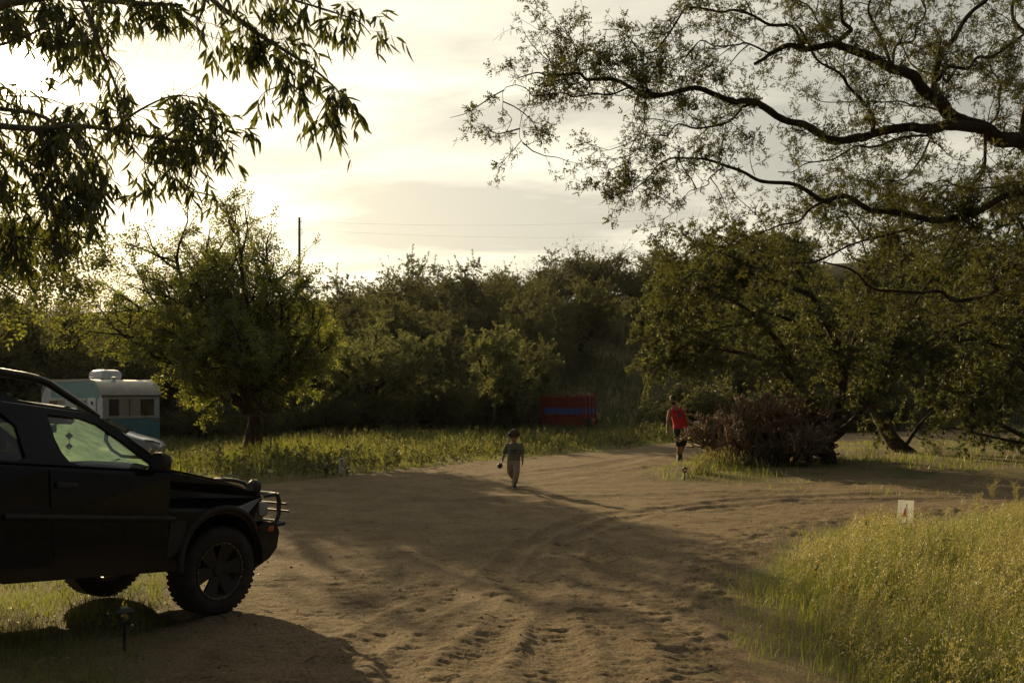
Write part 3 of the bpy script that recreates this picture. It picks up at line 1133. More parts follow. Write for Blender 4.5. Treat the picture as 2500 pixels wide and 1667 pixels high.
# --- mesquites of the island at right, behind the cactus
T1Y = 24.0
base = at(2030, 1140, T1Y)
base[2] = gz(base[0], base[1]) - 0.15
I1 = [
    (np.vstack([base, px_line([(2018, 1110), (2016, 1085), (2030, 1060)], T1Y)]), 0.24, 0.17),
    (px_line([(2020, 1085), (1985, 1010), (1955, 950), (1890, 890), (1800, 860), (1700, 850), (1620, 860)], T1Y, 26.0), 0.12, 0.02),
    (px_line([(1975, 990), (1930, 880), (1860, 790), (1780, 730), (1680, 720), (1600, 780)], T1Y, 22.6), 0.09, 0.015),
    (px_line([(2030, 1065), (2056, 960), (2050, 860), (2000, 760), (1976, 721), (1900, 690), (1790, 662), (1690, 672), (1620, 720)], T1Y, 22.8), 0.12, 0.015),
    (px_line([(2034, 1070), (2100, 1010), (2160, 930), (2230, 860), (2330, 800), (2420, 770)], T1Y, 24.5), 0.11, 0.02),
    (px_line([(2056, 960), (2080, 850), (2110, 760), (2120, 660), (2100, 570)], T1Y, 24.5), 0.08, 0.015),
    (px_line([(1900, 690), (1850, 630), (1800, 590), (1740, 570)], 23.2, 23.6), 0.04, 0.01),
    (px_line([(2160, 930), (2200, 800), (2260, 700), (2330, 620)], 24.2, 25.5), 0.07, 0.015),
    (px_line([(1860, 790), (1760, 800), (1680, 840), (1620, 880), (1595, 920)], 24.6, 27.2), 0.04, 0.01),
    (px_line([(1780, 730), (1660, 750), (1590, 820), (1570, 880)], 25, 27.0), 0.03, 0.01),
    (px_line([(1900, 690), (1800, 620), (1700, 610), (1630, 660)], 24.5, 26.0), 0.03, 0.01),
    (px_line([(2100, 570), (2060, 520), (2000, 500)], 24.8, 25.2), 0.03, 0.01),
]
t1 = limb_tree('mesquite_tree', I1, 51, TUFT_MID, 'mesquite_leaf', n_side=7.5, side_len=1.15, n_twig=7, twig_len=0.55, leaves=8, leaf_scale=1.0,
               droop=0.10, trunk={0}, twig_r=0.005, side_r=0.016)
tag(t1, 'yellow-green mesquite with a low forked trunk right behind the cholla cactus', 'tree')
T2Y = 28.6
base = at(2225, 1112, T2Y)
base[2] = gz(base[0], base[1]) - 0.15
I2 = [
    (np.vstack([base, px_line([(2190, 1085), (2160, 1045), (2135, 1000), (2100, 960)], T2Y)]), 0.26, 0.15),
    (px_line([(2100, 960), (2060, 900), (1990, 820), (1900, 770), (1800, 760)], T2Y, 27.6), 0.13, 0.02),
    (px_line([(2205, 1095), (2235, 1050), (2255, 1025), (2300, 980), (2330, 900)], T2Y, 29), 0.07, 0.02),
    (px_line([(2120, 980), (2160, 880), (2180, 760), (2200, 640), (2190, 560)], T2Y, 29.5), 0.11, 0.02),
    (px_line([(2160, 880), (2260, 800), (2340, 700), (2430, 640)], T2Y, 29.5), 0.09, 0.02),
    (px_line([(2060, 900), (2020, 780), (1960, 680), (1890, 600), (1830, 560)], 28, 28.5), 0.07, 0.015),
    (px_line([(2190, 600), (2160, 520), (2180, 460)], 29, 30), 0.04, 0.01),
    (px_line([(2200, 640), (2280, 560), (2330, 480)], 29, 30), 0.04, 0.01),
    (px_line([(2430, 640), (2470, 540), (2480, 450)], 29, 30), 0.04, 0.01),
]
t2 = limb_tree('mesquite_tree', I2, 52, TUFT_MID, 'mesquite_leaf', n_side=7.5, side_len=1.35, n_twig=7, twig_len=0.6, leaves=7, leaf_scale=1.1,
               droop=0.08, trunk={0}, twig_r=0.005, side_r=0.017)
tag(t2, 'mesquite with a thick trunk leaning left, right of the forked one', 'tree')
T3Y = 26.0
base = at(2640, 1118, T3Y)
base[2] = gz(base[0], base[1]) - 0.15
I3 = [
    (np.vstack([base, px_line([(2600, 1080), (2570, 1040), (2560, 960)], T3Y)]), 0.26, 0.16),
    (px_line([(2600, 1085), (2520, 1085), (2470, 1076), (2395, 1060), (2330, 1045), (2290, 1047)], T3Y, 24.5), 0.06, 0.012),
    (px_line([(2570, 1095), (2490, 1060), (2430, 1030), (2390, 1015), (2370, 1000)], T3Y, 25), 0.08, 0.03),
    (px_line([(2560, 960), (2480, 880), (2400, 830), (2300, 840), (2200, 870)], T3Y, 24.6), 0.10, 0.015),
    (px_line([(2560, 960), (2500, 840), (2450, 720), (2380, 620), (2340, 540)], T3Y, 26), 0.11, 0.015),
    (px_line([(2560, 960), (2560, 820), (2540, 680), (2500, 560), (2440, 470)], T3Y, 26.5), 0.11, 0.015),
    (px_line([(2480, 880), (2440, 930), (2380, 960), (2300, 950)], 25.4, 24.8), 0.05, 0.01),
]
t3 = limb_tree('mesquite_tree', I3, 53, TUFT_MID, 'mesquite_leaf', n_side=7.5, side_len=1.3, n_twig=7, twig_len=0.6, leaves=7, leaf_scale=1.1,
               droop=0.10, trunk={0, 1}, twig_r=0.005, side_r=0.017)
tag(t3, 'dark mesquite at the right edge with a dead limb sweeping low over the weeds', 'tree')

# --- eucalyptus whose leafy branches hang into the upper left
EX, EY = -7.6, 9.4
er = np.array([EX, EY, gz(EX, EY) - 0.2])
EU_SUN = at(45, 165, 1.0) - np.array([0, 0, EYE])


def not_before_sun(P):
    """The gap in the leaves through which the sun shines."""
    q = P - np.array([0, 0, EYE])
    x = 1250 + F_PX * q[:, 0] / q[:, 1]
    y = HORIZON - F_PX * q[:, 2] / q[:, 1]
    r = np.hypot(x - 48, y - 168)
    return (r > 46 + 14 * np.sin(np.arctan2(y - 168, x - 48) * 3.0)) & ~((x > 270) & (x < 480) & (y > 70) & (y < 185)) & ~((x > 110) & (x < 185) & (y > 205) & (y < 250))


def open_spray(P):
    """Leaves of the outer spray that stand singly against the sky."""
    x = 1250 + F_PX * P[:, 0] / P[:, 1]
    y = HORIZON - F_PX * (P[:, 2] - EYE) / P[:, 1]
    return (x > 430) & (y > 0)


EU = [
    (np.array([er, er + [0.2, 0.1, 2.2], er + [0.5, 0.0, 4.6], er + [1.0, -0.2, 7.4]]), 0.30, 0.17),
    (np.vstack([er + [0.5, 0, 4.6], px_line([(-300, 60), (-60, 20), (120, -10), (250, 0), (340, 9), (446, 13)], 8.6, 7.2)]), 0.08, 0.008),
    (np.vstack([er + [0.45, 0, 4.2], px_line([(-200, 260), (-40, 300), (80, 315), (179, 308), (277, 317), (402, 339), (491, 344), (580, 345)], 8.4, 7.2)]), 0.04, 0.004),
    (px_line([(190, -20), (214, 36), (250, 130), (279, 201), (286, 240), (300, 300)], 7.7, 7.5), 0.016, 0.006),
    (np.vstack([er + [0.9, -0.2, 7.0], px_line([(100, -420), (330, -260), (470, -60), (518, 0), (625, 80), (697, 125), (759, 165), (817, 214), (850, 262)], 7.6, 6.6)]), 0.035, 0.003),
    (px_line([(330, -260), (560, -120), (670, -20), (804, 27), (875, 54), (905, 85)], 7.3, 6.5), 0.014, 0.003),
    (px_line([(470, -60), (500, 10), (480, 60), (505, 90)], 6.9, 6.8), 0.012, 0.004),
    (px_line([(-100, 60), (-20, 110), (60, 90), (120, 70), (200, 110)], 8.3, 8.0), 0.02, 0.005),
    (px_line([(-120, 200), (-20, 260), (90, 280), (170, 330), (220, 420), (235, 500)], 8.2, 7.8), 0.025, 0.005),
    (px_line([(-100, 300), (0, 360), (70, 430), (110, 520), (140, 600)], 8.0, 7.7), 0.02, 0.005),
    (px_line([(-120, 380), (-30, 440), (20, 520), (40, 620)], 7.9, 7.7), 0.02, 0.005),
    (px_line([(179, 308), (230, 380), (250, 450), (240, 520)], 7.7, 7.5), 0.012, 0.004),
    (px_line([(277, 317), (340, 270), (420, 235), (490, 240)], 7.6, 7.3), 0.012, 0.004),
    (px_line([(402, 339), (450, 300), (500, 290), (530, 300)], 7.4, 7.2), 0.010, 0.004),
    (px_line([(-150, 520), (-40, 560), (60, 580), (150, 590)], 8.0, 7.7), 0.02, 0.005),
    (px_line([(100, -30), (140, 40), (120, 110)], 8.2, 8.1), 0.012, 0.004),
    (px_line([(300, -30), (330, 20), (380, 40), (420, 30)], 7.6, 7.3), 0.012, 0.004),
    (px_line([(697, 125), (680, 180), (670, 230)], 6.8, 6.7), 0.006, 0.003),
    (px_line([(817, 214), (790, 260), (770, 300)], 6.6, 6.6), 0.005, 0.003),
    (px_line([(420, 340), (430, 400), (440, 440)], 7.3, 7.2), 0.005, 0.003),
    (px_line([(-60, 20), (60, 30), (170, 20), (280, 40)], 8.6, 8.2), 0.012, 0.004),
    (px_line([(-100, 330), (20, 380), (130, 400), (200, 440)], 8.5, 8.1), 0.014, 0.004),
    (px_line([(-100, 430), (20, 470), (110, 480), (180, 510)], 8.5, 8.1), 0.014, 0.004),
    (px_line([(80, 315), (130, 380), (150, 450), (190, 530)], 8.0, 7.8), 0.010, 0.004),
    (px_line([(-80, 240), (20, 235), (110, 240), (190, 270)], 8.5, 8.2), 0.010, 0.004),
    (px_line([(277, 317), (330, 370), (360, 400), (400, 400)], 7.6, 7.4), 0.008, 0.003),
    (px_line([(250, 130), (290, 160), (310, 200)], 7.6, 7.5), 0.006, 0.003),
]
euca = limb_tree('eucalyptus_tree', EU, 61, [euca_template(0.10), euca_template(-0.08), euca_template(0.03)], 'euca_leaf', 'pale_bark', n_side=12.5,
                 side_len=0.38, n_twig=4, twig_len=0.22, leaves=5, leaf_scale=0.125, droop=0.35, trunk={0}, twig_r=0.0016, side_r=0.0035,
                 leaf_filter=not_before_sun, up=-0.10, hang=0.42, single=open_spray)
tag(euca, 'eucalyptus with long sickle leaves hanging into the upper left before the sun', 'tree')

# --- a smaller leaved tree behind it, its arching sprays under the eucalyptus
WX, WY = -13.5, 17.0
wr = np.array([WX, WY, gz(WX, WY) - 0.2])
EL2 = [
    (np.array([wr, wr + [0.2, 0, 1.6], wr + [0.6, -0.1, 3.4]]), 0.2, 0.12),
    (np.vstack([wr + [0.5, 0, 3.2], px_line([(-220, 560), (-60, 545), (60, 560), (170, 575), (235, 590), (272, 650)], 16.5, 14.8)]), 0.06, 0.006),
    (np.vstack([wr + [0.5, 0, 3.0], px_line([(-220, 640), (-60, 640), (40, 640), (130, 650), (205, 690)], 16.5, 15.0)]), 0.05, 0.006),
    (px_line([(60, 560), (120, 600), (170, 650), (190, 700)], 15.6, 15.0), 0.02, 0.005),
    (px_line([(-60, 640), (0, 690), (50, 720), (90, 740)], 16, 15.2), 0.02, 0.005),
    (px_line([(-60, 545), (20, 600), (60, 640)], 16, 15.2), 0.02, 0.005),
]
elm2 = limb_tree('elm_tree', EL2, 71, SPRIG, 'elm_leaf', n_side=6, side_len=0.55, n_twig=4, twig_len=0.35, leaves=5, leaf_scale=0.075, droop=0.25,
                 trunk={0}, twig_r=0.003, side_r=0.008, up=-0.02)
tag(elm2, 'small leaved tree arching sprays below the eucalyptus at the left edge', 'tree')
# ------------------------------------------------------------------ vehicles: materials
def mat_glass(name, tint, rough=0.02, dust=0.0, dust_col=(0.6, 0.62, 0.5), scale=5.0, lo=0.35, hi=0.75):
    """Thin pane: see-through with a surface reflection; dust scatters light passing through it."""
    m, n, l, out = mat_new(name)
    tr = n.new('ShaderNodeBsdfTransparent')
    tr.inputs['Color'].default_value = (*tint, 1)
    gl = n.new('ShaderNodeBsdfGlossy')
    gl.inputs['Roughness'].default_value = rough
    fr = n.new('ShaderNodeFresnel')
    fr.inputs['IOR'].default_value = 1.45
    mx = n.new('ShaderNodeMixShader')
    l.new(fr.outputs[0], mx.inputs[0])
    l.new(tr.outputs[0], mx.inputs[1])
    l.new(gl.outputs[0], mx.inputs[2])
    sh = mx.outputs[0]
    if dust:
        d = n.new('ShaderNodeBsdfTranslucent')
        d.inputs['Color'].default_value = (*dust_col, 1)
        df = n.new('ShaderNodeBsdfDiffuse')
        df.inputs['Color'].default_value = (*dust_col, 1)
        dm = n.new('ShaderNodeMixShader')
        dm.inputs[0].default_value = 0.75
        l.new(df.outputs[0], dm.inputs[1])
        l.new(d.outputs[0], dm.inputs[2])
        t = n.new('ShaderNodeTexCoord')
        nz = n.new('ShaderNodeTexNoise')
        nz.inputs['Scale'].default_value = scale
        nz.inputs['Detail'].default_value = 9
        nz.inputs['Roughness'].default_value = 0.7
        l.new(t.outputs['Object'], nz.inputs['Vector'])
        mr = n.new('ShaderNodeMapRange')
        mr.inputs['From Min'].default_value = lo
        mr.inputs['From Max'].default_value = hi
        mr.inputs['To Min'].default_value = dust * 0.55
        mr.inputs['To Max'].default_value = min(dust * 1.3, 1)
        l.new(nz.outputs['Fac'], mr.inputs['Value'])
        m2 = n.new('ShaderNodeMixShader')
        l.new(mr.outputs[0], m2.inputs[0])
        l.new(sh, m2.inputs[1])
        l.new(dm.outputs[0], m2.inputs[2])
        sh = m2.outputs[0]
    l.new(sh, out.inputs[0])
    return m


M['black_paint'] = mat_noise('black_paint', (0.006, 0.0065, 0.009), (0.012, 0.012, 0.016), 3, 0.11, spec=0.3)
M['dusty_paint'] = mat_noise('dusty_paint', (0.010, 0.010, 0.012), (0.026, 0.024, 0.022), 7, 0.42, spec=0.6)
M['black_plastic'] = mat_noise('black_plastic', (0.012, 0.011, 0.010), (0.028, 0.025, 0.021), 12, 0.65)
M['grey_plastic'] = mat_noise('grey_plastic', (0.022, 0.019, 0.016), (0.042, 0.037, 0.030), 9, 0.7, spec=0.3)
M['rubber'] = mat_noise('rubber', (0.010, 0.009, 0.008), (0.030, 0.025, 0.020), 16, 0.85)
M['rim_steel'] = mat_noise('rim_steel', (0.05, 0.043, 0.035), (0.14, 0.12, 0.095), 14, 0.55, metal=0.6)
M['rim_dark'] = mat_noise('rim_dark', (0.008, 0.007, 0.006), (0.016, 0.014, 0.011), 14, 0.6)
M['chrome'] = mat_noise('chrome', (0.35, 0.34, 0.32), (0.5, 0.49, 0.46), 10, 0.25, metal=1.0)
M['black_steel'] = mat_noise('black_steel', (0.010, 0.009, 0.009), (0.02, 0.018, 0.016), 20, 0.4)
M['cabin'] = mat_noise('cabin', (0.012, 0.012, 0.012), (0.025, 0.024, 0.022), 10, 0.85)
M['dash_dust'] = mat_noise('dash_dust', (0.05, 0.05, 0.04), (0.20, 0.20, 0.15), 38, 0.9, 0.6, bscale=60)
M['windscreen'] = mat_glass('windscreen', (0.70, 0.86, 0.70), dust=0.92, dust_col=(0.74, 1.0, 0.52), scale=9.0)
M['side_glass'] = mat_glass('side_glass', (0.92, 0.97, 0.90), dust=0.04)
M['dark_glass'] = mat_glass('dark_glass', (0.18, 0.20, 0.18), dust=0.05)
M['amber'] = mat_noise('amber', (0.45, 0.10, 0.02), (0.55, 0.14, 0.03), 8, 0.3)
M['lamp_lens'] = mat_noise('lamp_lens', (0.20, 0.20, 0.20), (0.30, 0.30, 0.30), 8, 0.12)


def bm_lathe(bm, prof, n=32, axis='Y', c=(0, 0, 0)):
    """Revolve (radius, along) pairs about an axis through c."""
    rings = []
    for r, a in prof:
        rg = []
        for k in range(n):
            t = 2 * PI * k / n
            if axis == 'Y':
                p = (r * math.cos(t), a, r * math.sin(t))
            elif axis == 'Z':
                p = (r * math.cos(t), r * math.sin(t), a)
            else:
                p = (a, r * math.cos(t), r * math.sin(t))
            rg.append((p[0] + c[0], p[1] + c[1], p[2] + c[2]))
        rings.append(rg)
    bm_loft(bm, rings, True, False)


def wheel(parent, u, v, r, w, side, rim_r, spokes=6, hub_mat='rim_steel', steer=0.0):
    """Wheel hub Empty with tyre and rim; side = -1 when the outer face looks to -y."""
    t = empty('wheel', (u, v, r), steer, parent)
    bm = bmesh.new()
    h = w / 2
    bm_lathe(bm, [(rim_r, -h * 0.86), (rim_r + 0.02, -h * 0.98), (r * 0.80, -h), (r * 0.93, -h * 0.95), (r * 0.985, -h * 0.80), (r, -h * 0.55), (r, 0),
                  (r, h * 0.55), (r * 0.985, h * 0.80), (r * 0.93, h * 0.95), (r * 0.80, h), (rim_r + 0.02, h * 0.98), (rim_r, h * 0.86)], 44)
    # tread lugs
    for k in range(44):
        a = 2 * PI * k / 44
        for s in (-1, 1):
            rot = Matrix.Rotation(-a, 3, 'Y')
            c = Vector((math.cos(a) * (r - 0.003), s * h * 0.56, math.sin(a) * (r - 0.003)))
            bm_box(bm, c, (0.009, h * 0.66, r * 0.085), rot)
    ty = obj_bm('tyre', bm, M['rubber'], t)
    bm = bmesh.new()
    o = side * h
    bm_lathe(bm, [(rim_r + 0.004, o * 0.99), (rim_r + 0.008, o * 0.90), (rim_r - 0.012, o * 0.86), (rim_r - 0.03, o * 0.55), (rim_r - 0.035, -o * 0.8), (rim_r, -o * 0.88)], 40)
    rm = obj_bm('rim', bm, M[hub_mat], t)
    bm = bmesh.new()
    for k in range(spokes):
        a = 2 * PI * k / spokes + 0.2
        d = Vector((math.cos(a), 0, math.sin(a)))
        q = Vector((-math.sin(a), 0, math.cos(a)))
        rr = []
        for rad, hw, y0, y1 in ((0.02, 0.035, 0.62, 0.42), (rim_r * 0.55, 0.055, 0.66, 0.5), (rim_r - 0.02, 0.075, 0.80, 0.55)):
            rr.append([d * rad + q * hw + Vector((0, o * y0, 0)), d * rad - q * hw + Vector((0, o * y0, 0)), d * rad - q * hw + Vector((0, o * y1, 0)), d * rad + q * hw + Vector((0, o * y1, 0))])
        bm_loft(bm, rr)
    bm_lathe(bm, [(0.0, o * 0.74), (0.045, o * 0.74), (0.055, o * 0.66), (0.055, o * 0.3)], 20)
    obj_bm('spokes', bm, M['rim_dark'], rm)
    bm = bmesh.new()
    for k in range(24):
        a = 2 * PI * k / 24
        bm_box(bm, (math.cos(a) * (rim_r - 0.006), o * 0.90, math.sin(a) * (rim_r - 0.006)), (0.010, 0.012, 0.010))
    tag(obj_bm('rim_bolts', bm, M['chrome'], rm, False), kind='stuff')
    return t


# ------------------------------------------------------------------ the parked off-roader
SUV_YAW, SUV_PITCH = 60.0, 6.0
suv = empty('parked_car', (-3.255, 8.39, 0.015))
suv.rotation_euler = (0, RAD(SUV_PITCH), RAD(SUV_YAW))
tag(suv, 'black off-road car with roof rack and brush guard, parked nose down at left', 'car')


def suv_w(u, z):
    """Half width of the body at station u and height z."""
    w = 0.885 - 0.62 * max(0.0, u - 0.16) ** 1.3
    if z > 1.20:
        w -= 0.19 * (z - 1.20) / 0.54
    return w


def arc_pts(cu, cz, r, a0, a1, n=12):
    return [(cu + r * math.cos(RAD(a0 + (a1 - a0) * i / n)), cz + r * math.sin(RAD(a0 + (a1 - a0) * i / n))) for i in range(n + 1)]


HOOD = [(0.50, 1.035), (0.44, 1.075), (0.30, 1.105), (0.0, 1.155), (-0.35, 1.205), (-0.60, 1.24)]
LOWER = ([(-3.52, 0.66), (-3.20, 0.52)] + arc_pts(-2.72, 0.44, 0.47, 172, 8) + [(-2.05, 0.42), (-0.58, 0.42)] + arc_pts(-0.07, 0.46, 0.47, 176, 4)
         + [(0.50, 0.50), (0.55, 0.78)] + HOOD + [(-0.80, 1.262), (-1.70, 1.275), (-2.6, 1.285), (-3.50, 1.285), (-3.56, 1.0)])
UPPER = [(-0.60, 1.245), (-0.80, 1.262), (-1.70, 1.275), (-2.6, 1.285), (-3.50, 1.285), (-3.44, 1.55), (-3.32, 1.80), (-3.15, 1.84), (-2.12, 1.84), (-1.98, 1.815),
         (-1.80, 1.755), (-1.65, 1.742), (-1.33, 1.735), (-1.22, 1.705), (-1.05, 1.60), (-0.80, 1.41)]
WIN_FRONT = [(-0.80, 1.305), (-0.87, 1.268), (-1.44, 1.275), (-1.53, 1.300), (-1.575, 1.37), (-1.605, 1.48), (-1.62, 1.672), (-1.35, 1.662), (-1.22, 1.625), (-1.05, 1.505)]
WIN_REAR = [(-1.86, 1.32), (-1.94, 1.29), (-2.42, 1.30), (-2.52, 1.36), (-2.52, 1.70), (-2.12, 1.70), (-1.98, 1.66), (-1.88, 1.56)]


def side_panel(bm, loops, s, off=0.0):
    def m3(p):
        return (p[0], s * (suv_w(p[0], p[1]) + off), p[1])
    bm_poly(bm, [[m3(p) for p in lp] for lp in loops])


bm = bmesh.new()
for s in (-1, 1):
    side_panel(bm, [LOWER], s)
    side_panel(bm, [UPPER, WIN_FRONT, WIN_REAR], s)


def across(bm, line, n=8, crown=0.0, inset=0.0, wfun=suv_w):
    """Skin a sheet across the car along a side-view line."""
    rows = []
    for (u, z) in line:
        w = wfun(u, z) - inset
        rows.append([(u, w * (2 * k / n - 1), z + crown * (1 - (2 * k / n - 1) ** 2)) for k in range(n + 1)])
    bm_loft(bm, rows, False, False)


across(bm, [(0.56, 0.80)] + HOOD, 10, 0.06)                                              # hood and nose
across(bm, [(-1.33, 1.735), (-1.65, 1.742), (-1.80, 1.755), (-1.98, 1.815), (-2.12, 1.84), (-3.15, 1.84), (-3.32, 1.80)], 8, 0.03)   # roof
across(bm, [(-3.32, 1.80), (-3.44, 1.55), (-3.50, 1.285), (-3.56, 1.0), (-3.52, 0.66)], 6)  # tail
across(bm, [(-3.2, 0.52), (-2.0, 0.45), (-0.6, 0.45), (0.5, 0.50)], 4, 0.0, 0.12)            # floor
bmesh.ops.remove_doubles(bm, verts=bm.verts, dist=0.002)
body = obj_bm('body', bm, M['black_paint'], suv, False)
sol = body.modifiers.new('sheet', 'SOLIDIFY')
sol.thickness = 0.03
sol.offset = 0.0
# hood bulge and its seam
bm = bmesh.new()
rows = []
for (u, z) in [(0.40, 1.150), (0.30, 1.172), (0.0, 1.230), (-0.35, 1.282), (-0.52, 1.300)]:
    rows.append([(u, v, z + (0.016 if abs(v) < 0.4 else 0.0) - 0.02 * (v / 0.7) ** 2) for v in np.linspace(-0.66, 0.66, 13)])
bm_loft(bm, rows, False, False)
obj_bm('hood', bm, M['dusty_paint'], suv)
# doors a hair proud of the sides, with handles
for s in (-1, 1):
    bm = bmesh.new()
    side_panel(bm, [[(-0.70, 0.50), (-1.68, 0.50), (-1.70, 0.9), (-1.70, 1.245), (-0.82, 1.24), (-0.66, 1.21)]], s, 0.019)
    d = obj_bm('door', bm, M['black_paint'], suv, False)
    bm = bmesh.new()
    bm_box(bm, (-1.58, s * 0.905, 1.13), (0.16, 0.03, 0.045), bevel=0.008)
    obj_bm('handle', bm, M['black_plastic'], d)
    bm = bmesh.new()
    side_panel(bm, [[(-1.712, 0.52), (-2.12, 0.52), (-2.22, 0.80), (-2.50, 0.98), (-2.55, 1.25), (-1.712, 1.245)]], s, 0.019)
    d = obj_bm('door', bm, M['black_paint'], suv, False)
    # rubbing strip and fender flares
    bm = bmesh.new()
    bm_tube(bm, [(-0.62, s * 0.905, 0.86), (-0.68, s * 0.912, 0.862), (-2.05, s * 0.912, 0.895)], [0.018, 0.024, 0.024], 8)
    obj_bm('rubbing_strip', bm, M['grey_plastic'], suv)
    for cu in (-0.07, -2.72):
        pts = [(p[0], s * (suv_w(p[0], p[1]) + 0.015), p[1]) for p in arc_pts(cu, 0.46, 0.495, 186, -6, 16)]
        bm = bmesh.new()
        bm_tube(bm, pts, 0.024, 8)
        bm_poly(bm, [[(p[0], p[1] - s * 0.012, p[2]) for p in pts] + [(q[0], s * (suv_w(*q) + 0.003), q[1]) for q in arc_pts(cu, 0.46, 0.44, -6, 186, 16)]])
        if cu == -0.07:
            bm_poly(bm, [[(-0.50, s * 0.905, 0.84), (-0.66, s * 0.905, 0.84), (-0.70, s * 0.90, 0.52), (-0.55, s * 0.90, 0.50), (-0.49, s * 0.90, 0.62)]])
        obj_bm('fender_flare', bm, M['grey_plastic'], suv)
    # door mirror
    bm = bmesh.new()
    bm_loft(bm, [ring((-0.70 + dx, s * 0.965, 1.345), wz, hz, 12, (0, 1, 0), (0, 0, 1), 0.6) for dx, wz, hz in ((-0.05, 0.072, 0.075), (-0.02, 0.078, 0.082), (0.03, 0.07, 0.072), (0.06, 0.04, 0.045))])
    bm_box(bm, (-0.70, s * 0.885, 1.29), (0.06, 0.12, 0.05), bevel=0.01)
    obj_bm('door_mirror', bm, M['black_plastic'], suv)
    # roof rack rail
    bm = bmesh.new()
    bm_tube(bm, [(-1.00, s * 0.60, 1.70), (-1.12, s * 0.60, 1.765), (-1.28, s * 0.60, 1.845), (-1.42, s * 0.60, 1.915), (-1.50, s * 0.60, 1.935), (-1.60, s * 0.60, 1.945), (-2.4, s * 0.60, 1.975), (-3.05, s * 0.60, 1.975), (-3.2, s * 0.60, 1.93), (-3.25, s * 0.60, 1.83)],
            [0.024, 0.028, 0.030, 0.032, 0.032, 0.032, 0.032, 0.032, 0.030, 0.028], 10)
    bm_poly(bm, [[(-0.98, s * 0.615, 1.69), (-1.28, s * 0.615, 1.76), (-1.36, s * 0.615, 1.735), (-1.12, s * 0.615, 1.70)]])
    rail = obj_bm('roof_rack_rail', bm, M['black_steel'], suv)
for u in (-1.75, -2.35, -2.95):
    bm = bmesh.new()
    bm_tube(bm, [(u, -0.60, 1.945 + (0.02 if u < -2 else 0)), (u, 0.60, 1.945 + (0.02 if u < -2 else 0))], 0.016, 8)
    obj_bm('roof_rack_bar', bm, M['black_steel'], suv)

# windscreen, side panes, tail pane
bm = bmesh.new()
rows = []
for t in np.linspace(0, 1, 7):
    r = []
    for k in range(9):
        q = 2 * k / 8 - 1
        ub, zb = -0.38 - 0.24 * q * q, 1.275 - 0.02 * q * q
        ut, zt = -1.26 - 0.07 * q * q, 1.728 - 0.01 * q * q
        w = 0.82 + (0.655 - 0.82) * t
        r.append((ub + (ut - ub) * t, q * w, zb + (zt - zb) * t + 0.015 * math.sin(t * PI)))
    rows.append(r)
bm_loft(bm, rows, False, False)
ws = obj_bm('windscreen', bm, M['windscreen'], suv)
for k in range(2):
    bm = bmesh.new()
    v0, v1 = ((-0.15, -0.66), (0.38, -0.08))[k]
    bm_tube(bm, [(-0.36, v0, 1.30), (-0.42, (v0 + v1) / 2, 1.335), (-0.52, v1, 1.345)], 0.009, 5)
    obj_bm('wiper', bm, M['black_plastic'], ws)
for s in (-1, 1):
    for lp in (WIN_FRONT, WIN_REAR):
        bm = bmesh.new()
        side_panel(bm, [lp], s, -0.008)
        obj_bm('side_window', bm, M['side_glass'] if lp is WIN_FRONT else M['dark_glass'], suv, False)
# cowl between hood and windscreen, headliner edge and sun visors
bm = bmesh.new()
rows = []
for (du, z) in ((0.0, 1.262), (0.12, 1.262)):
    rows.append([(-0.40 - 0.24 * q * q + du, q * 0.80, z - 0.02 * q * q) for q in np.linspace(-1, 1, 9)])
bm_loft(bm, rows, False, False)
obj_bm('cowl', bm, M['black_plastic'], suv)
for s in (-1, 1):
    bm = bmesh.new()
    bm_box(bm, (-1.34, s * 0.32, 1.675), (0.05, 0.50, 0.13), Matrix.Rotation(RAD(-50), 3, 'Y'), 0.01)
    obj_bm('sun_visor', bm, M['cabin'], suv)
# dashboard
bm = bmesh.new()
rows = []
for v in np.linspace(-0.80, 0.80, 13):
    hump = 0.055 * math.exp(-((v - 0.36) / 0.22) ** 2)
    rows.append([(-0.42 - 0.22 * (v / 0.8) ** 2, v, 1.235), (-0.70, v, 1.235 + hump * 0.8), (-0.86, v, 1.225 + hump), (-0.93, v, 1.17 + hump * 0.6), (-0.92, v, 0.85)])
bm_loft(bm, rows, False, False)
obj_bm('dashboard', bm, M['dash_dust'], suv)
bm = bmesh.new()
cc, R = Vector((-1.05, 0.37, 1.14)), 0.19
ax, ay = Vector((0, 1, 0)), Vector((-0.45, 0, 0.89)).normalized()
pts = [cc + ax * (R * math.cos(2 * PI * k / 24)) + ay * (R * math.sin(2 * PI * k / 24)) for k in range(25)]
bm_tube(bm, pts, 0.015, 8, False)
for a in (0.2, PI - 0.2, -PI / 2):
    bm_tube(bm, [cc, cc + ax * (R * math.cos(a)) + ay * (R * math.sin(a))], 0.014, 6)
bm_tube(bm, [cc, cc + Vector((0.25, 0, -0.12))], 0.04, 8)
obj_bm('steering_wheel', bm, M['cabin'], suv)
# grab handle curving along the windscreen pillar
bm = bmesh.new()
bm_tube(bm, [(-1.10, -0.70, 1.56), (-1.085, -0.67, 1.50), (-1.02, -0.65, 1.425), (-0.93, -0.65, 1.375), (-0.85, -0.67, 1.37), (-0.80, -0.72, 1.375)], [0.016, 0.015, 0.014, 0.014, 0.015, 0.016], 8)
obj_bm('grab_handle', bm, M['cabin'], suv)
# inner mirror
bm = bmesh.new()
bm_loft(bm, [ring((-1.10 + dx, 0.0, 1.585), 0.115, 0.036, 12, (0.25, 0.97, 0), (0, 0, 1), 0.6) for dx in (-0.03, 0.0)])
bm_tube(bm, [(-1.09, 0, 1.60), (-1.03, 0, 1.66)], 0.010, 6)
obj_bm('rear_view_mirror', bm, M['cabin'], suv)
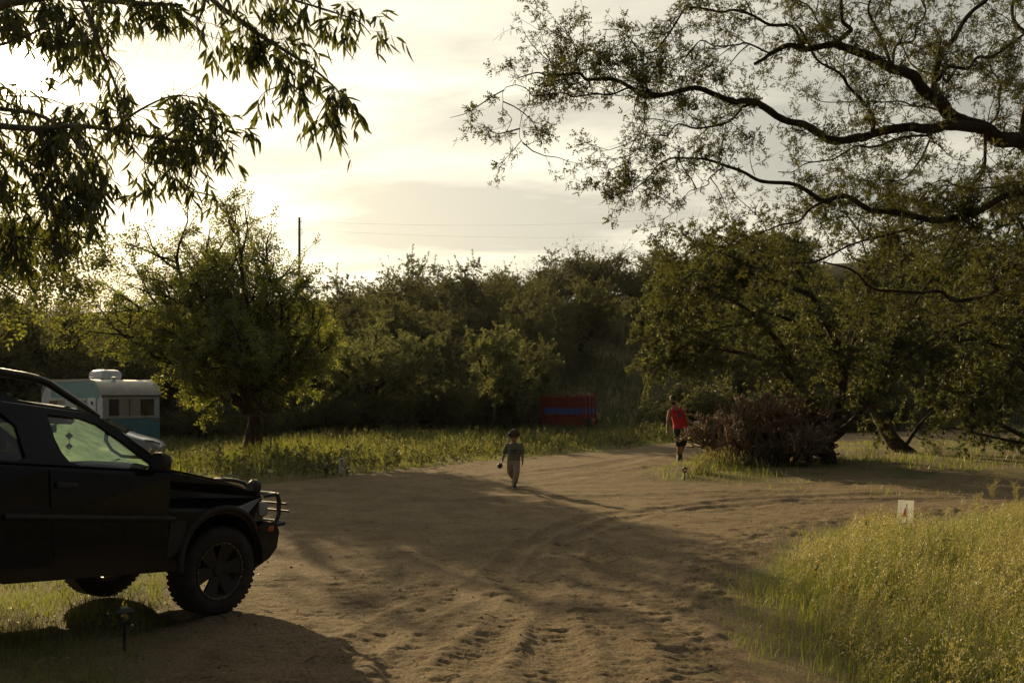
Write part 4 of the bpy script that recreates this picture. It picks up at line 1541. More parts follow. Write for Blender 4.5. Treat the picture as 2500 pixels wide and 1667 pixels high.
# seats
for v in (-0.37, 0.37):
    bm = bmesh.new()
    bm_box(bm, (-1.35, v, 0.80), (0.52, 0.50, 0.18), bevel=0.05)
    bm_box(bm, (-1.72, v, 1.08), (0.16, 0.50, 0.56), Matrix.Rotation(RAD(-14), 3, 'Y'), 0.05)
    bm_box(bm, (-1.83, v, 1.46), (0.10, 0.28, 0.20), Matrix.Rotation(RAD(-10), 3, 'Y'), 0.04)
    bm_tube(bm, [(-1.80, v - 0.06, 1.3), (-1.82, v - 0.06, 1.42)], 0.008, 6)
    bm_tube(bm, [(-1.80, v + 0.06, 1.3), (-1.82, v + 0.06, 1.42)], 0.008, 6)
    obj_bm('seat', bm, M['cabin'], suv)
bm = bmesh.new()
bm_box(bm, (-2.45, 0, 0.85), (0.5, 1.3, 0.2), bevel=0.05)
bm_box(bm, (-2.75, 0, 1.15), (0.16, 1.3, 0.6), Matrix.Rotation(RAD(-14), 3, 'Y'), 0.05)
obj_bm('rear_bench', bm, M['cabin'], suv)
# bumper, lamps, brush guard
bm = bmesh.new()
rows = []
for (u, z, w) in ((0.49, 0.80, 0.84), (0.66, 0.79, 0.83), (0.72, 0.70, 0.82), (0.72, 0.55, 0.80), (0.67, 0.45, 0.76), (0.56, 0.36, 0.70), (0.34, 0.34, 0.66)):
    r = []
    for k in range(11):
        q = 2 * k / 10 - 1
        r.append((u - 0.09 * abs(q) ** 4, w * q * (1 if abs(q) < 0.99 else 1.0), z))
    rows.append(r)
bm_loft(bm, rows, False, False)
for s in (-1, 1):
    bm_poly(bm, [[(0.36, s * 0.845, 0.79), (0.56, s * 0.835, 0.80), (0.63, s * 0.822, 0.70), (0.63, s * 0.802, 0.55), (0.58, s * 0.765, 0.45), (0.47, s * 0.71, 0.36), (0.38, s * 0.80, 0.50)]])
obj_bm('bumper', bm, M['grey_plastic'], suv)
bm = bmesh.new()
across(bm, [(0.575, 0.80), (0.57, 0.88), (0.53, 0.98), (0.50, 1.03)], 8, 0.0, 0.25)
obj_bm('grille', bm, M['black_plastic'], suv)
for s in (-1, 1):
    bm = bmesh.new()
    bm_box(bm, (0.50, s * 0.66, 0.93), (0.13, 0.24, 0.15), bevel=0.03)
    obj_bm('headlight', bm, M['lamp_lens'], suv)
    bm = bmesh.new()
    bm_box(bm, (0.47, s * 0.80, 0.735), (0.14, 0.06, 0.05), Matrix.Rotation(RAD(s * 25), 3, 'Z'), 0.01)
    obj_bm('turn_signal', bm, M['amber'], suv)
bm = bmesh.new()
for z, r, u, vv in ((1.045, 0.019, 0.80, 0.70), (0.955, 0.011, 0.85, 0.72), (0.885, 0.011, 0.87, 0.74), (0.775, 0.021, 0.87, 0.76)):
    pts = [(u - 0.05 * abs(q) ** 2, q * vv, z) for q in np.linspace(-1, 1, 9)]
    if r > 0.015:
        pts = [(u - 0.26, -vv + 0.02, z - 0.02), (u - 0.14, -vv - 0.01, z)] + pts[1:-1] + [(u - 0.14, vv + 0.01, z), (u - 0.26, vv - 0.02, z - 0.02)]
    bm_tube(bm, pts, r, 8)
for v in (-0.62, -0.28, 0.28, 0.62):
    bm_tube(bm, [(0.62, v, 0.55), (0.76, v, 0.72), (0.81, v, 0.85), (0.80, v, 0.98), (0.76, v, 1.05)], 0.022, 8)
for v in (-0.28, 0.28):
    bm_tube(bm, [(0.77, v, 1.05), (0.72, v * 0.8, 1.13), (0.68, v * 0.5, 1.15), (0.67, 0, 1.155)], 0.020, 8)
obj_bm('brush_guard', bm, M['black_steel'], suv)
bm = bmesh.new()
bm_lathe(bm, [(0.0, -0.03), (0.05, -0.03), (0.075, 0.0), (0.075, 0.04), (0.0, 0.05)], 16, 'X', (0.66, -0.40, 1.10))
obj_bm('spot_lamp', bm, M['black_plastic'], suv)
bm = bmesh.new()
bm_tube(bm, [(-0.42, -0.74, 1.205), (-0.42, -0.74, 1.24)], [0.022, 0.012], 8)
bm_tube(bm, [(-0.42, -0.74, 1.24), (-0.46, -0.74, 1.95)], [0.0035, 0.002], 5)
obj_bm('antenna', bm, M['black_steel'], suv)
# inner wheel wells and underbody
bm = bmesh.new()
for cu in (-0.07, -2.72):
    rows = [[(p[0], v, p[1]) for p in arc_pts(cu, 0.46, 0.475, 185, -5, 14)] for v in (-0.86, -0.5, 0.5, 0.86)]
    bm_loft(bm, rows, False, False)
bm_box(bm, (-1.4, 0.0, 0.47), (2.2, 1.1, 0.14), bevel=0.03)
bm_tube(bm, [(0.0, -0.65, 0.38), (0.0, 0.65, 0.38)], 0.045, 8)
bm_tube(bm, [(-2.65, -0.65, 0.40), (-2.65, 0.65, 0.40)], 0.05, 8)
bm_lathe(bm, [(0.0, -0.13), (0.09, -0.10), (0.13, 0.0), (0.09, 0.10), (0.0, 0.13)], 12, 'X', (-2.65, 0.1, 0.40))
obj_bm('underbody', bm, M['cabin'], suv)
for (u, v, s, st) in ((-0.08, -0.745, -1, -0.06), (-0.08, 0.745, 1, -0.06), (-2.73, -0.745, -1, 0), (-2.73, 0.745, 1, 0)):
    wheel(suv, u, v, 0.385, 0.25, s, 0.245, 6, steer=st)

# the car stands nose down: set back what sits high so the pillars stay upright
KEEP = ('bumper', 'brush_guard', 'turn_signal', 'spot_lamp', 'wheel', 'grille')
todo = [c for c in suv.children if c.name.split('.')[0] not in KEEP]
todo += [g for c in todo for g in c.children]
for o in todo:
    if o.type == 'MESH':
        co = np.empty(len(o.data.vertices) * 3, dtype=np.float32)
        o.data.vertices.foreach_get('co', co)
        co = co.reshape(-1, 3)
        co[:, 0] -= 0.1045 * np.clip(co[:, 2] - 0.45, 0, None)
        co[:, 2] -= 0.035 * np.clip((co[:, 2] - 0.6) / 0.6, 0, 1) + 0.035 * np.clip((co[:, 2] - 1.3) / 0.4, 0, 1)
        if o.name.startswith('roof_rack'):
            co[:, 0] -= 0.10
        if o.name.startswith('door_mirror'):
            co[:, 0] -= 0.09
        o.data.vertices.foreach_set('co', co.ravel())
        o.data.update()

# the tags that hang from the mirror
M['tag_black'] = mat_noise('tag_black', (0.02, 0.02, 0.015), (0.05, 0.05, 0.035), 20, 0.7)
M['tag_red'] = mat_noise('tag_red', (0.55, 0.04, 0.03), (0.65, 0.06, 0.04), 20, 0.6)
M['tag_blue'] = mat_noise('tag_blue', (0.03, 0.10, 0.55), (0.04, 0.14, 0.65), 20, 0.6)
M['tag_white'] = mat_noise('tag_white', (0.55, 0.70, 0.72), (0.65, 0.78, 0.8), 20, 0.6)
hp = at(169, 1030, 7.60)
orn = empty('mirror_ornament', tuple(hp), RAD(20))
tag(orn, 'two diamond shaped tags, the lower one red, blue and white, hanging inside the car window', 'ornament')
bm = bmesh.new()
bm_tube(bm, [(0, 0, 0.04), (0.003, 0, -0.02), (0, 0, -0.085), (0, 0, -0.18)], 0.0022, 5)
obj_bm('cord', bm, M['tag_black'], orn)
bm = bmesh.new()
bm_box(bm, (0, 0, -0.115), (0.044, 0.006, 0.044), Matrix.Rotation(RAD(45), 3, 'Y'), 0.002)
obj_bm('upper_tag', bm, M['tag_black'], orn)
bm = bmesh.new()
bm_box(bm, (0, 0.001, -0.203), (0.042, 0.004, 0.042), Matrix.Rotation(RAD(45), 3, 'Y'))
lt = obj_bm('lower_tag', bm, M['tag_black'], orn)
for cx, cz, mm in ((0, 0.0128, 'tag_blue'), (-0.0128, 0, 'tag_red'), (0.0128, 0, 'tag_blue'), (0, -0.0128, 'tag_white')):
    bm = bmesh.new()
    bm_box(bm, (cx, -0.0005, -0.203 + cz), (0.0165, 0.0065, 0.0165), Matrix.Rotation(RAD(45), 3, 'Y'))
    obj_bm('coloured_square', bm, M[mm], lt)
# ------------------------------------------------------------------ the caravan
M['teal_paint'] = mat_noise('teal_paint', (0.055, 0.19, 0.23), (0.085, 0.25, 0.30), 3, 0.45)
M['cream_paint'] = mat_noise('cream_paint', (0.34, 0.33, 0.29), (0.46, 0.44, 0.38), 4, 0.5)
M['white_paint'] = mat_noise('white_paint', (0.34, 0.38, 0.42), (0.45, 0.49, 0.52), 4, 0.45)
M['rust_trim'] = mat_noise('rust_trim', (0.07, 0.045, 0.03), (0.14, 0.09, 0.06), 14, 0.8)
M['curtain'] = mat_noise('curtain', (0.26, 0.235, 0.20), (0.36, 0.325, 0.28), 9, 0.9, stretch=(6, 6, 0.4))
M['pane'] = mat_noise('pane', (0.02, 0.02, 0.018), (0.04, 0.036, 0.03), 4, 0.08)
M['unit_white'] = mat_noise('unit_white', (0.55, 0.56, 0.60), (0.68, 0.69, 0.72), 5, 0.5)

cvx, cvy = -14.85, 33.0
cv = empty('caravan', (cvx, cvy, gz(cvx, cvy) - 0.02), RAD(50))     # local x: across the tail end, local y: along the body
tag(cv, 'vintage teal and white caravan parked behind the dark car, air conditioner on its roof', 'caravan')
CW = 2.2
PROF = [(0.0, 0.48), (0.0, 2.22), (0.05, 2.36), (0.16, 2.52), (0.34, 2.67), (0.58, 2.78), (0.9, 2.83), (4.2, 2.83), (4.55, 2.76), (4.85, 2.58), (5.02, 2.36), (5.08, 2.1), (5.08, 0.9), (4.9, 0.48)]
bm = bmesh.new()
bm_loft(bm, [[(x, y, z) for (y, z) in PROF] for x in (0.0, CW)], True, False)
for x in (0.0, CW):
    bm_poly(bm, [[(x, y, z) for (y, z) in PROF]])
obj_bm('body', bm, M['white_paint'], cv, False)
bm = bmesh.new()
bm_loft(bm, [[(x, y - 0.012 * (y < 0.5), z + 0.012) for (y, z) in PROF[1:11]] for x in (-0.03, CW + 0.03)], False, False)
bm_loft(bm, [[(x, y - 0.012 * (y < 0.5), z - 0.015) for (y, z) in PROF[1:11]] for x in (-0.03, CW + 0.03)], False, False)
obj_bm('roof', bm, M['cream_paint'], cv)
for x, w in ((-0.05, 0.05), (CW + 0.02, 0.05)):
    bm = bmesh.new()
    rows = [[(x + d, y - 0.012, z + e) for d, e in ((0, 0.03), (w, 0.03), (w, -0.03), (0, -0.03))] for (y, z) in PROF[1:11]]
    bm_loft(bm, rows)
    obj_bm('roof_trim', bm, M['cream_paint'], cv)
bm = bmesh.new()
bm_box(bm, (CW / 2, -0.03, 2.24), (CW + 0.08, 0.06, 0.06), bevel=0.01)
obj_bm('gutter', bm, M['rust_trim'], cv)
bm = bmesh.new()
bm_box(bm, (CW / 2, -0.004, 0.96), (CW + 0.012, 0.02, 0.90))
obj_bm('lower_panel', bm, M['teal_paint'], cv, False)
bm = bmesh.new()
bm_box(bm, (-0.006, 2.45, 0.96), (0.02, 4.9, 0.90))
obj_bm('lower_panel', bm, M['teal_paint'], cv, False)
for z in (1.425, 0.505):
    bm = bmesh.new()
    bm_box(bm, (CW / 2, -0.015, z), (CW + 0.03, 0.03, 0.03))
    bm_box(bm, (-0.015, 2.45, z), (0.03, 4.9, 0.03))
    obj_bm('belt_moulding', bm, M['cream_paint'], cv, False)
# teal upper side panel with its rounded corner
bm = bmesh.new()
up = [(0.30, 2.16)] + [(y + 0.10 if y < 1 else y, z - 0.07) for (y, z) in PROF[2:8]] + [(4.2, 2.16)]
bm_poly(bm, [[(-0.012, y, z) for (y, z) in up]])
obj_bm('upper_panel', bm, M['teal_paint'], cv, False)


def caravan_window(x0, x1, z0, z1, face, curtain, mull=()):
    """Window in the tail end (face 'end') or in the long side (face 'side')."""
    def b(bm, a0, a1, c0, c1, d0, d1):
        if face == 'end':
            bm_box(bm, ((a0 + a1) / 2, -(d0 + d1) / 2, (c0 + c1) / 2), (a1 - a0, d1 - d0, c1 - c0))
        else:
            bm_box(bm, (-(d0 + d1) / 2, (a0 + a1) / 2, (c0 + c1) / 2), (d1 - d0, a1 - a0, c1 - c0))
    bm = bmesh.new()
    b(bm, x0 - 0.04, x1 + 0.04, z1, z1 + 0.04, 0.0, 0.035)
    b(bm, x0 - 0.04, x1 + 0.04, z0 - 0.05, z0, 0.0, 0.045)
    b(bm, x0 - 0.04, x0, z0, z1, 0.0, 0.03)
    b(bm, x1, x1 + 0.04, z0, z1, 0.0, 0.03)
    w = obj_bm('window', bm, M['cream_paint'], cv, False)
    edges = [x0] + list(mull) + [x1]
    for i, (a, c) in enumerate(zip(edges, edges[1:])):
        bm = bmesh.new()
        b(bm, a + 0.012, c - 0.012, z0, z1, 0.002, 0.010)
        obj_bm('pane', bm, M['curtain'] if i in curtain else M['pane'], w, False)
    for m_ in mull:
        bm = bmesh.new()
        b(bm, m_ - 0.016, m_ + 0.016, z0, z1, 0.0, 0.026)
        obj_bm('mullion', bm, M['rust_trim'], w, False)


caravan_window(0.22, 1.98, 1.50, 2.12, 'end', {1, 2}, (0.60, 1.02, 1.46, 1.55))
caravan_window(1.30, 1.95, 1.50, 2.05, 'side', set())
caravan_window(3.1, 4.3, 1.50, 2.05, 'side', {0}, (3.7,))
bm = bmesh.new()
bm_box(bm, (-0.012, 0.75, 1.36), (0.03, 0.62, 1.62), bevel=0.01)
d = obj_bm('door', bm, M['white_paint'], cv)
bm = bmesh.new()
bm_lathe(bm, [(0.0, -0.03), (0.06, -0.03), (0.075, -0.015), (0.075, 0.0)], 16, 'X', (-0.02, 0.75, 1.98))
obj_bm('porthole', bm, M['pane'], d)
bm = bmesh.new()
bm_box(bm, (-0.05, 1.0, 1.30), (0.04, 0.03, 0.10), bevel=0.006)
obj_bm('handle', bm, M['chrome'], d)
bm = bmesh.new()
bm_loft(bm, [ring((CW * 0.5, y, 2.86 + h / 2), wx, h / 2 + 0.02, 14, (1, 0, 0), (0, 0, 1), 0.55) for y, wx, h in ((1.50, 0.34, 0.22), (1.55, 0.40, 0.32), (1.7, 0.42, 0.36), (2.35, 0.42, 0.36), (2.52, 0.40, 0.32), (2.58, 0.34, 0.22))])
ac = obj_bm('air_conditioner', bm, M['unit_white'], cv)
bm = bmesh.new()
bm_box(bm, (CW * 0.5, 2.05, 2.86), (0.66, 0.92, 0.06))
obj_bm('gasket', bm, M['black_plastic'], ac, False)
for x, y in ((0.35, 1.55), (0.75, 0.65)):
    bm = bmesh.new()
    bm_lathe(bm, [(0.05, 2.80), (0.05, 2.90), (0.11, 2.90), (0.10, 2.94), (0.0, 2.95)], 14, 'Z', (x, y, 0))
    obj_bm('roof_vent', bm, M['unit_white'], cv)
for s, x in ((-1, 0.05), (1, CW - 0.05)):
    bm = bmesh.new()
    bm_lathe(bm, [(0.0, -0.09), (0.16, -0.09), (0.30, -0.08), (0.33, 0.0), (0.30, 0.08), (0.0, 0.08)], 20, 'X', (x + 0.06 * -s, 2.9, 0.33))
    obj_bm('wheel', bm, M['rubber'], cv)
for s in (0.25, CW - 0.25):
    bm = bmesh.new()
    bm_box(bm, (s, 0.05, 0.24), (0.06, 0.06, 0.52))
    obj_bm('jack_leg', bm, M['rust_trim'], cv, False)
for x in (0.18, CW - 0.18):
    bm = bmesh.new()
    bm_box(bm, (x, -0.03, 1.30), (0.14, 0.04, 0.08), bevel=0.01)
    obj_bm('tail_light', bm, M['amber'], cv)

# ------------------------------------------------------------------ the silver hatchback
M['silver_paint'] = mat_noise('silver_paint', (0.36, 0.38, 0.42), (0.42, 0.44, 0.48), 4, 0.28, metal=0.35, coat=0.5)
hx, hy = (402 - 1250) / F_PX * 30.0, 30.0
hc = empty('hatchback', (hx, hy, gz(hx, hy)), RAD(14))
tag(hc, 'small silver hatchback nosing out in front of the teal caravan', 'car')
ST = [  # station, half width, bottom, shoulder height, top height, top half width
    (0.02, 0.52, 0.34, 0.52, 0.56, 0.48), (-0.08, 0.72, 0.22, 0.60, 0.68, 0.60), (-0.30, 0.81, 0.20, 0.70, 0.80, 0.66), (-0.70, 0.835, 0.20, 0.80, 0.93, 0.68),
    (-1.02, 0.84, 0.20, 0.87, 1.02, 0.68), (-1.45, 0.845, 0.20, 0.92, 1.25, 0.62), (-1.85, 0.845, 0.20, 0.95, 1.44, 0.58), (-2.3, 0.845, 0.20, 0.97, 1.52, 0.57),
    (-3.0, 0.84, 0.22, 0.99, 1.52, 0.57), (-3.55, 0.82, 0.26, 1.00, 1.42, 0.56), (-3.85, 0.78, 0.34, 0.98, 1.12, 0.55), (-3.95, 0.70, 0.42, 0.80, 0.90, 0.52)]
bm = bmesh.new()
rows = []
for u, w, zb, zs, zt, wt in ST:
    half_ = [(0, zb), (w * 0.8, zb), (w * 0.97, zb + 0.1), (w, zb + (zs - zb) * 0.5), (w * 0.985, zs), (wt + (w - wt) * 0.45, zs + (zt - zs) * 0.55), (wt, zt - 0.03), (wt * 0.6, zt), (0, zt + 0.01)]
    rows.append([(u, -a, z) for a, z in half_] + [(u, a, z) for a, z in reversed(half_[1:-1])])
bm_loft(bm, rows)
hb = obj_bm('body', bm, M['silver_paint'], hc)
sb = hb.modifiers.new('round', 'SUBSURF')
sb.levels = sb.render_levels = 1


def hb_side(u, z):
    us = [s[0] for s in ST][::-1]
    f = lambda i: float(np.interp(u, us, [s[i] for s in ST][::-1]))
    w, zs, zt, wt = f(1), f(3), f(4), f(5)
    t = min(max((z - zs) / max(zt - zs, 0.01), 0), 1)
    return w * 0.985 * (1 - t) + wt * t


for s in (-1, 1):
    for lp, nm in (([(-1.40, 1.00), (-2.05, 1.00), (-2.05, 1.40), (-1.90, 1.38), (-1.60, 1.22)], 'side_window'), ([(-1.10, 0.985), (-1.35, 0.995), (-1.50, 1.16)], 'quarter_window'),
                   ([(-2.12, 1.00), (-2.95, 1.02), (-2.95, 1.42), (-2.12, 1.42)], 'side_window')):
        bm = bmesh.new()
        bm_poly(bm, [[(u, s * (hb_side(u, z) + 0.012), z) for u, z in lp]])
        obj_bm(nm, bm, M['pane'], hc, False)
    bm = bmesh.new()
    bm_loft(bm, [ring((-1.42 + d_, s * 0.96, 1.03), a, b_, 10, (0, 1, 0), (0, 0, 1), 0.7) for d_, a, b_ in ((-0.06, 0.10, 0.075), (0.0, 0.11, 0.085), (0.07, 0.06, 0.05))])
    mm = obj_bm('door_mirror', bm, M['silver_paint'], hc)
    bm = bmesh.new()
    bm_box(bm, (-1.49, s * 0.96, 1.03), (0.012, 0.18, 0.13), bevel=0.004)
    obj_bm('mirror_glass', bm, M['pane'], mm)
    bm = bmesh.new()
    bm_loft(bm, [ring((-0.10 + 0.02, s * 0.60, 0.66), 0.04, 0.05, 10, (0.5, -s * 0.4, 0), (0, 0, 1)), ring((-0.30, s * 0.72, 0.74), 0.05, 0.07, 10, (0.5, -s * 0.4, 0), (0, 0, 1)), ring((-0.50, s * 0.79, 0.80), 0.02, 0.04, 10, (0.5, -s * 0.4, 0), (0, 0, 1))])
    obj_bm('headlight', bm, M['lamp_lens'], hc)
    for cu in (-0.78, -3.25):
        bm = bmesh.new()
        bm_poly(bm, [[(u, s * 0.856, z) for u, z in arc_pts(cu, 0.30, 0.345, 0, 350, 24)]])
        obj_bm('wheel_arch', bm, M['cabin'], hc, False)
bm = bmesh.new()
rows = []
for u, z, w in ((-1.06, 1.045, 0.66), (-1.45, 1.262, 0.60), (-1.83, 1.445, 0.55)):
    rows.append([(u, q * w, z + 0.012) for q in np.linspace(-1, 1, 7)])
bm_loft(bm, rows, False, False)
obj_bm('windscreen', bm, M['pane'], hc)
for (u, v, s) in ((-0.78, -0.78, -1), (-0.78, 0.78, 1), (-3.25, -0.78, -1), (-3.25, 0.78, 1)):
    wheel(hc, u, v, 0.30, 0.19, s, 0.20, 7)

# ------------------------------------------------------------------ the red trailer
M['red_paint'] = mat_noise('red_paint', (0.16, 0.012, 0.010), (0.26, 0.022, 0.016), 5, 0.65, 0.2)
M['blue_paint'] = mat_noise('blue_paint', (0.035, 0.08, 0.28), (0.055, 0.12, 0.36), 5, 0.6)
cy_ = 42.5
cxl, cxr = (1324 - 1250) / F_PX * cy_, (1424 - 1250) / F_PX * cy_
tr_ = empty('utility_trailer', (cxl, cy_, gz((cxl + cxr) / 2, cy_)), RAD(-17))
tag(tr_, 'red wooden sided utility trailer with a blue stripe, standing in tall grass', 'trailer')
TW, TL = (cxr - cxl) / math.cos(RAD(17)) * 0.985, 2.5
for (z0, z1, mname) in ((0.42, 0.70, 'red_paint'), (0.705, 0.98, 'red_paint'), (0.985, 1.27, 'blue_paint'), (1.275, 1.52, 'red_paint'), (1.525, 1.77, 'red_paint')):
    for face in range(4):
        bm = bmesh.new()
        h_ = z1 - z0
        zc_ = (z0 + z1) / 2
        if face == 0:
            bm_box(bm, (TW / 2, 0, zc_), (TW, 0.035, h_), bevel=0.004)
        elif face == 1:
            bm_box(bm, (TW / 2, TL, zc_ + 0.1), (TW, 0.035, h_), bevel=0.004)
        elif face == 2:
            bm_box(bm, (0.0, TL / 2, zc_), (0.035, TL - 0.08, h_), bevel=0.004)
        else:
            bm_box(bm, (TW, TL / 2, zc_), (0.035, TL - 0.08, h_), bevel=0.004)
        obj_bm('board', bm, M[mname], tr_, False)
for x in (-0.04, TW * 0.03, TW * 0.97, TW + 0.045):
    bm = bmesh.new()
    bm_box(bm, (x, -0.04, 1.10), (0.06, 0.05, 1.46), bevel=0.006)
    obj_bm('post', bm, M['red_paint'], tr_, False)
for x in (-0.05, TW + 0.05):
    for y in (0.75, 1.6, TL - 0.05):
        bm = bmesh.new()
        bm_box(bm, (x, y, 1.14 + (0.06 if y > 2 else 0)), (0.05, 0.07, 1.5 + (0.14 if y > 2 else 0)), bevel=0.006)
        obj_bm('post', bm, M['red_paint'], tr_, False)
bm = bmesh.new()
bm_box(bm, (TW / 2, TL / 2, 0.40), (TW + 0.1, TL + 0.1, 0.08), bevel=0.01)
bm_box(bm, (TW / 2, -0.06, 0.36), (TW * 0.9, 0.08, 0.08), bevel=0.01)
bm_box(bm, (TW / 2, TL + 0.7, 0.38), (0.08, 1.4, 0.08), bevel=0.01)
obj_bm('chassis', bm, M['rust_trim'], tr_, False)
for x in (-0.22, TW + 0.22):
    bm = bmesh.new()
    bm_lathe(bm, [(0.0, -0.10), (0.17, -0.10), (0.31, -0.09), (0.34, 0.0), (0.31, 0.09), (0.17, 0.10), (0.0, 0.10)], 22, 'X', (x, 1.15, 0.34))
    obj_bm('wheel', bm, M['rubber'], tr_)
    bm = bmesh.new()
    pts = arc_pts(1.15, 0.34, 0.42, 165, 15, 8)
    bm_loft(bm, [[(x + d_, p[0], p[1]) for p in pts] for d_ in (-0.13, 0.13)], False, False)
    obj_bm('mudguard', bm, M['red_paint'], tr_)
    bm = bmesh.new()
    bm_box(bm, (x, -0.05, 0.62), (0.30, 0.10, 0.36), bevel=0.02)
    obj_bm('side_box', bm, M['black_plastic'], tr_)
# brush heaped in the trailer
rng = np.random.default_rng(77)
acc, lv = Acc(), Acc()
P = np.column_stack([rng.uniform(0.3, TW - 0.3, 60), rng.uniform(0.4, TL - 0.4, 60), np.full(60, 1.3)])
D = norm(np.column_stack([rng.normal(0, 0.5, 60), rng.normal(0, 0.4, 60), np.ones(60)]))
B = grow(P, D, rng.uniform(0.4, 0.95, 60), 5, 0.25, (0, 0, 0), rng)
add_shoots(acc, B, 0.010, 0.003, 4)
p, d, _, _ = sprout(B, 7, 0.7, 0.3, 1.0, rng)
B2 = grow(p, d, rng.uniform(0.1, 0.35, len(p)), 4, 0.25, (0, 0, 0), rng)
add_shoots(acc, B2, 0.004, 0.002, 3)
p, d, _, _ = sprout(B2, 4, 0.7, 0.2, 1.0, rng)
add_leaves(lv, LEAF_OVAL, p, d, 0.07 * rng.uniform(0.6, 1.3, len(p)), rng)
br = acc.obj('brush_pile', M['twig'])
br.matrix_world = tr_.matrix_world
br.location, br.rotation_euler = tr_.location, tr_.rotation_euler
tag(br, 'dry brown brush heaped above the boards of the red trailer', 'brush', kind='stuff')
tag(lv.obj('dead_leaves', M['dry'], br), kind='stuff')

# ------------------------------------------------------------------ utility pole and lines
M['pole_wood'] = mat_noise('pole_wood', (0.10, 0.075, 0.05), (0.18, 0.135, 0.09), 6, 0.9, 0.4, stretch=(3, 3, 0.3))
M['wire'] = mat_noise('wire', (0.03, 0.03, 0.03), (0.05, 0.05, 0.05), 6, 0.6)
PY = 62.0
px_, pz_top = (731 - 1250) / F_PX * PY, EYE + (HORIZON - 531) / F_PX * PY
pg = gz(px_, PY)
pole = empty('utility_pole', (px_, PY, pg))
tag(pole, 'bare wooden utility pole standing above the trees behind the elm', 'pole')
bm = bmesh.new()
bm_tube(bm, [(0, 0, -0.5), (0, 0, (pz_top - pg) * 0.5), (0, 0, pz_top - pg)], [0.115, 0.095, 0.078], 12)
obj_bm('shaft', bm, M['pole_wood'], pole)
for dz, w in ((0.28, 0.14), (0.82, 0.14), (1.02, 0.2), (1.15, 0.16)):
    bm = bmesh.new()
    bm_tube(bm, [(-w, 0, pz_top - pg - dz), (w, 0, pz_top - pg - dz)], 0.012, 6)
    bm_lathe(bm, [(0.0, -0.04), (0.03, -0.03), (0.035, 0.0), (0.03, 0.03), (0.0, 0.04)], 10, 'Z', (w, 0, pz_top - pg - dz))
    obj_bm('insulator', bm, M['black_steel'], pole)
for i, (dz, ey) in enumerate(((0.28, 504), (0.82, 548))):
    a = Vector((px_ + 0.14, PY, pz_top - dz))
    b_ = Vector(at(1930, ey, 92.0))
    pts = [a.lerp(b_, t) - Vector((0, 0, 0.9 * 4 * t * (1 - t))) for t in np.linspace(0, 1, 25)]
    bm = bmesh.new()
    bm_tube(bm, pts, 0.0045, 4)
    c2 = Vector((px_ - 40, PY + 6, pz_top - dz - 1.2))
    pts = [Vector((px_ - 0.14, PY, pz_top - dz)).lerp(c2, t) - Vector((0, 0, 0.6 * 4 * t * (1 - t))) for t in np.linspace(0, 1, 16)]
    bm_tube(bm, pts, 0.0045, 4)
    w_ = obj_bm('power_line', bm, M['wire'])
    tag(w_, ('upper' if i == 0 else 'lower') + ' of the two thin wires strung from the utility pole across the sky', 'wire', 'wires on the utility pole')

# ------------------------------------------------------------------ solar path lights and paper signs
M['solar_panel'] = mat_noise('solar_panel', (0.25, 0.30, 0.24), (0.34, 0.40, 0.32), 10, 0.15)
M['lantern_glass'] = mat_glass('lantern_glass', (0.85, 0.80, 0.66), dust=0.12)


def path_light(px, py, h, rz, label, Y=None):
    Y = Y or EYE * F_PX / (py - HORIZON)
    x = (px - 1250) / F_PX * Y
    r = empty('path_light', (x, Y, sz(x, Y)), rz)
    tag(r, label, 'path light', 'solar path lights')
    bm = bmesh.new()
    bm_tube(bm, [(0, 0, -0.1), (0, 0, h * 0.62)], 0.0125, 8)
    obj_bm('stake', bm, M['black_plastic'], r)
    z0, z1, w = h * 0.62, h * 0.90, 0.036
    bm = bmesh.new()
    bm_box(bm, (0, 0, z0 + 0.006), (w * 2.3, w * 2.3, 0.022), bevel=0.003)
    for sx in (-1, 1):
        for sy in (-1, 1):
            bm_box(bm, (sx * w, sy * w, (z0 + z1) / 2 + 0.008), (0.006, 0.006, z1 - z0 - 0.010))
    obj_bm('lantern_frame', bm, M['black_plastic'], r, False)
    for k in range(4):
        bm = bmesh.new()
        R_ = Matrix.Rotation(k * PI / 2, 3, 'Z')
        bm_box(bm, R_ @ Vector((w * 0.97, 0, (z0 + z1) / 2 + 0.008)), (0.002, w * 1.8, z1 - z0 - 0.016), R_)
        obj_bm('pane', bm, M['lantern_glass'], r, False)
    bm = bmesh.new()
    bm_box(bm, (0, 0, z0 + 0.028), (w * 1.2, w * 1.2, 0.016), bevel=0.003)
    obj_bm('reflector', bm, M['chrome'], r)
    bm = bmesh.new()
    bm_loft(bm, [ring((0, 0, z1), w * 2.4, w * 2.4, 4, ph=PI / 4), ring((0, 0, z1 + 0.008), w * 2.4, w * 2.4, 4, ph=PI / 4), ring((0, 0, h), w * 1.15, w * 1.15, 4, ph=PI / 4)])
    rf = obj_bm('roof', bm, M['black_plastic'], r, False)
    bm = bmesh.new()
    bm_box(bm, (0, 0, h + 0.002), (w * 1.3, w * 1.3, 0.004))
    obj_bm('solar_panel', bm, M['solar_panel'], rf, False)
    return r


path_light(304, 1618, 0.31, 0.5, 'black solar path light in the dark lawn beside the off-road car')
path_light(796, 1166, 0.30, 0.2, 'small solar path light at the edge of the grass by the narrow white sign')
path_light(1536, 1099, 0.30, 0.9, 'small solar path light in the shaded grass right of the red trailer')
path_light(1671, 1172, 0.31, 0.4, 'small solar path light at the road edge below the cholla cactus')

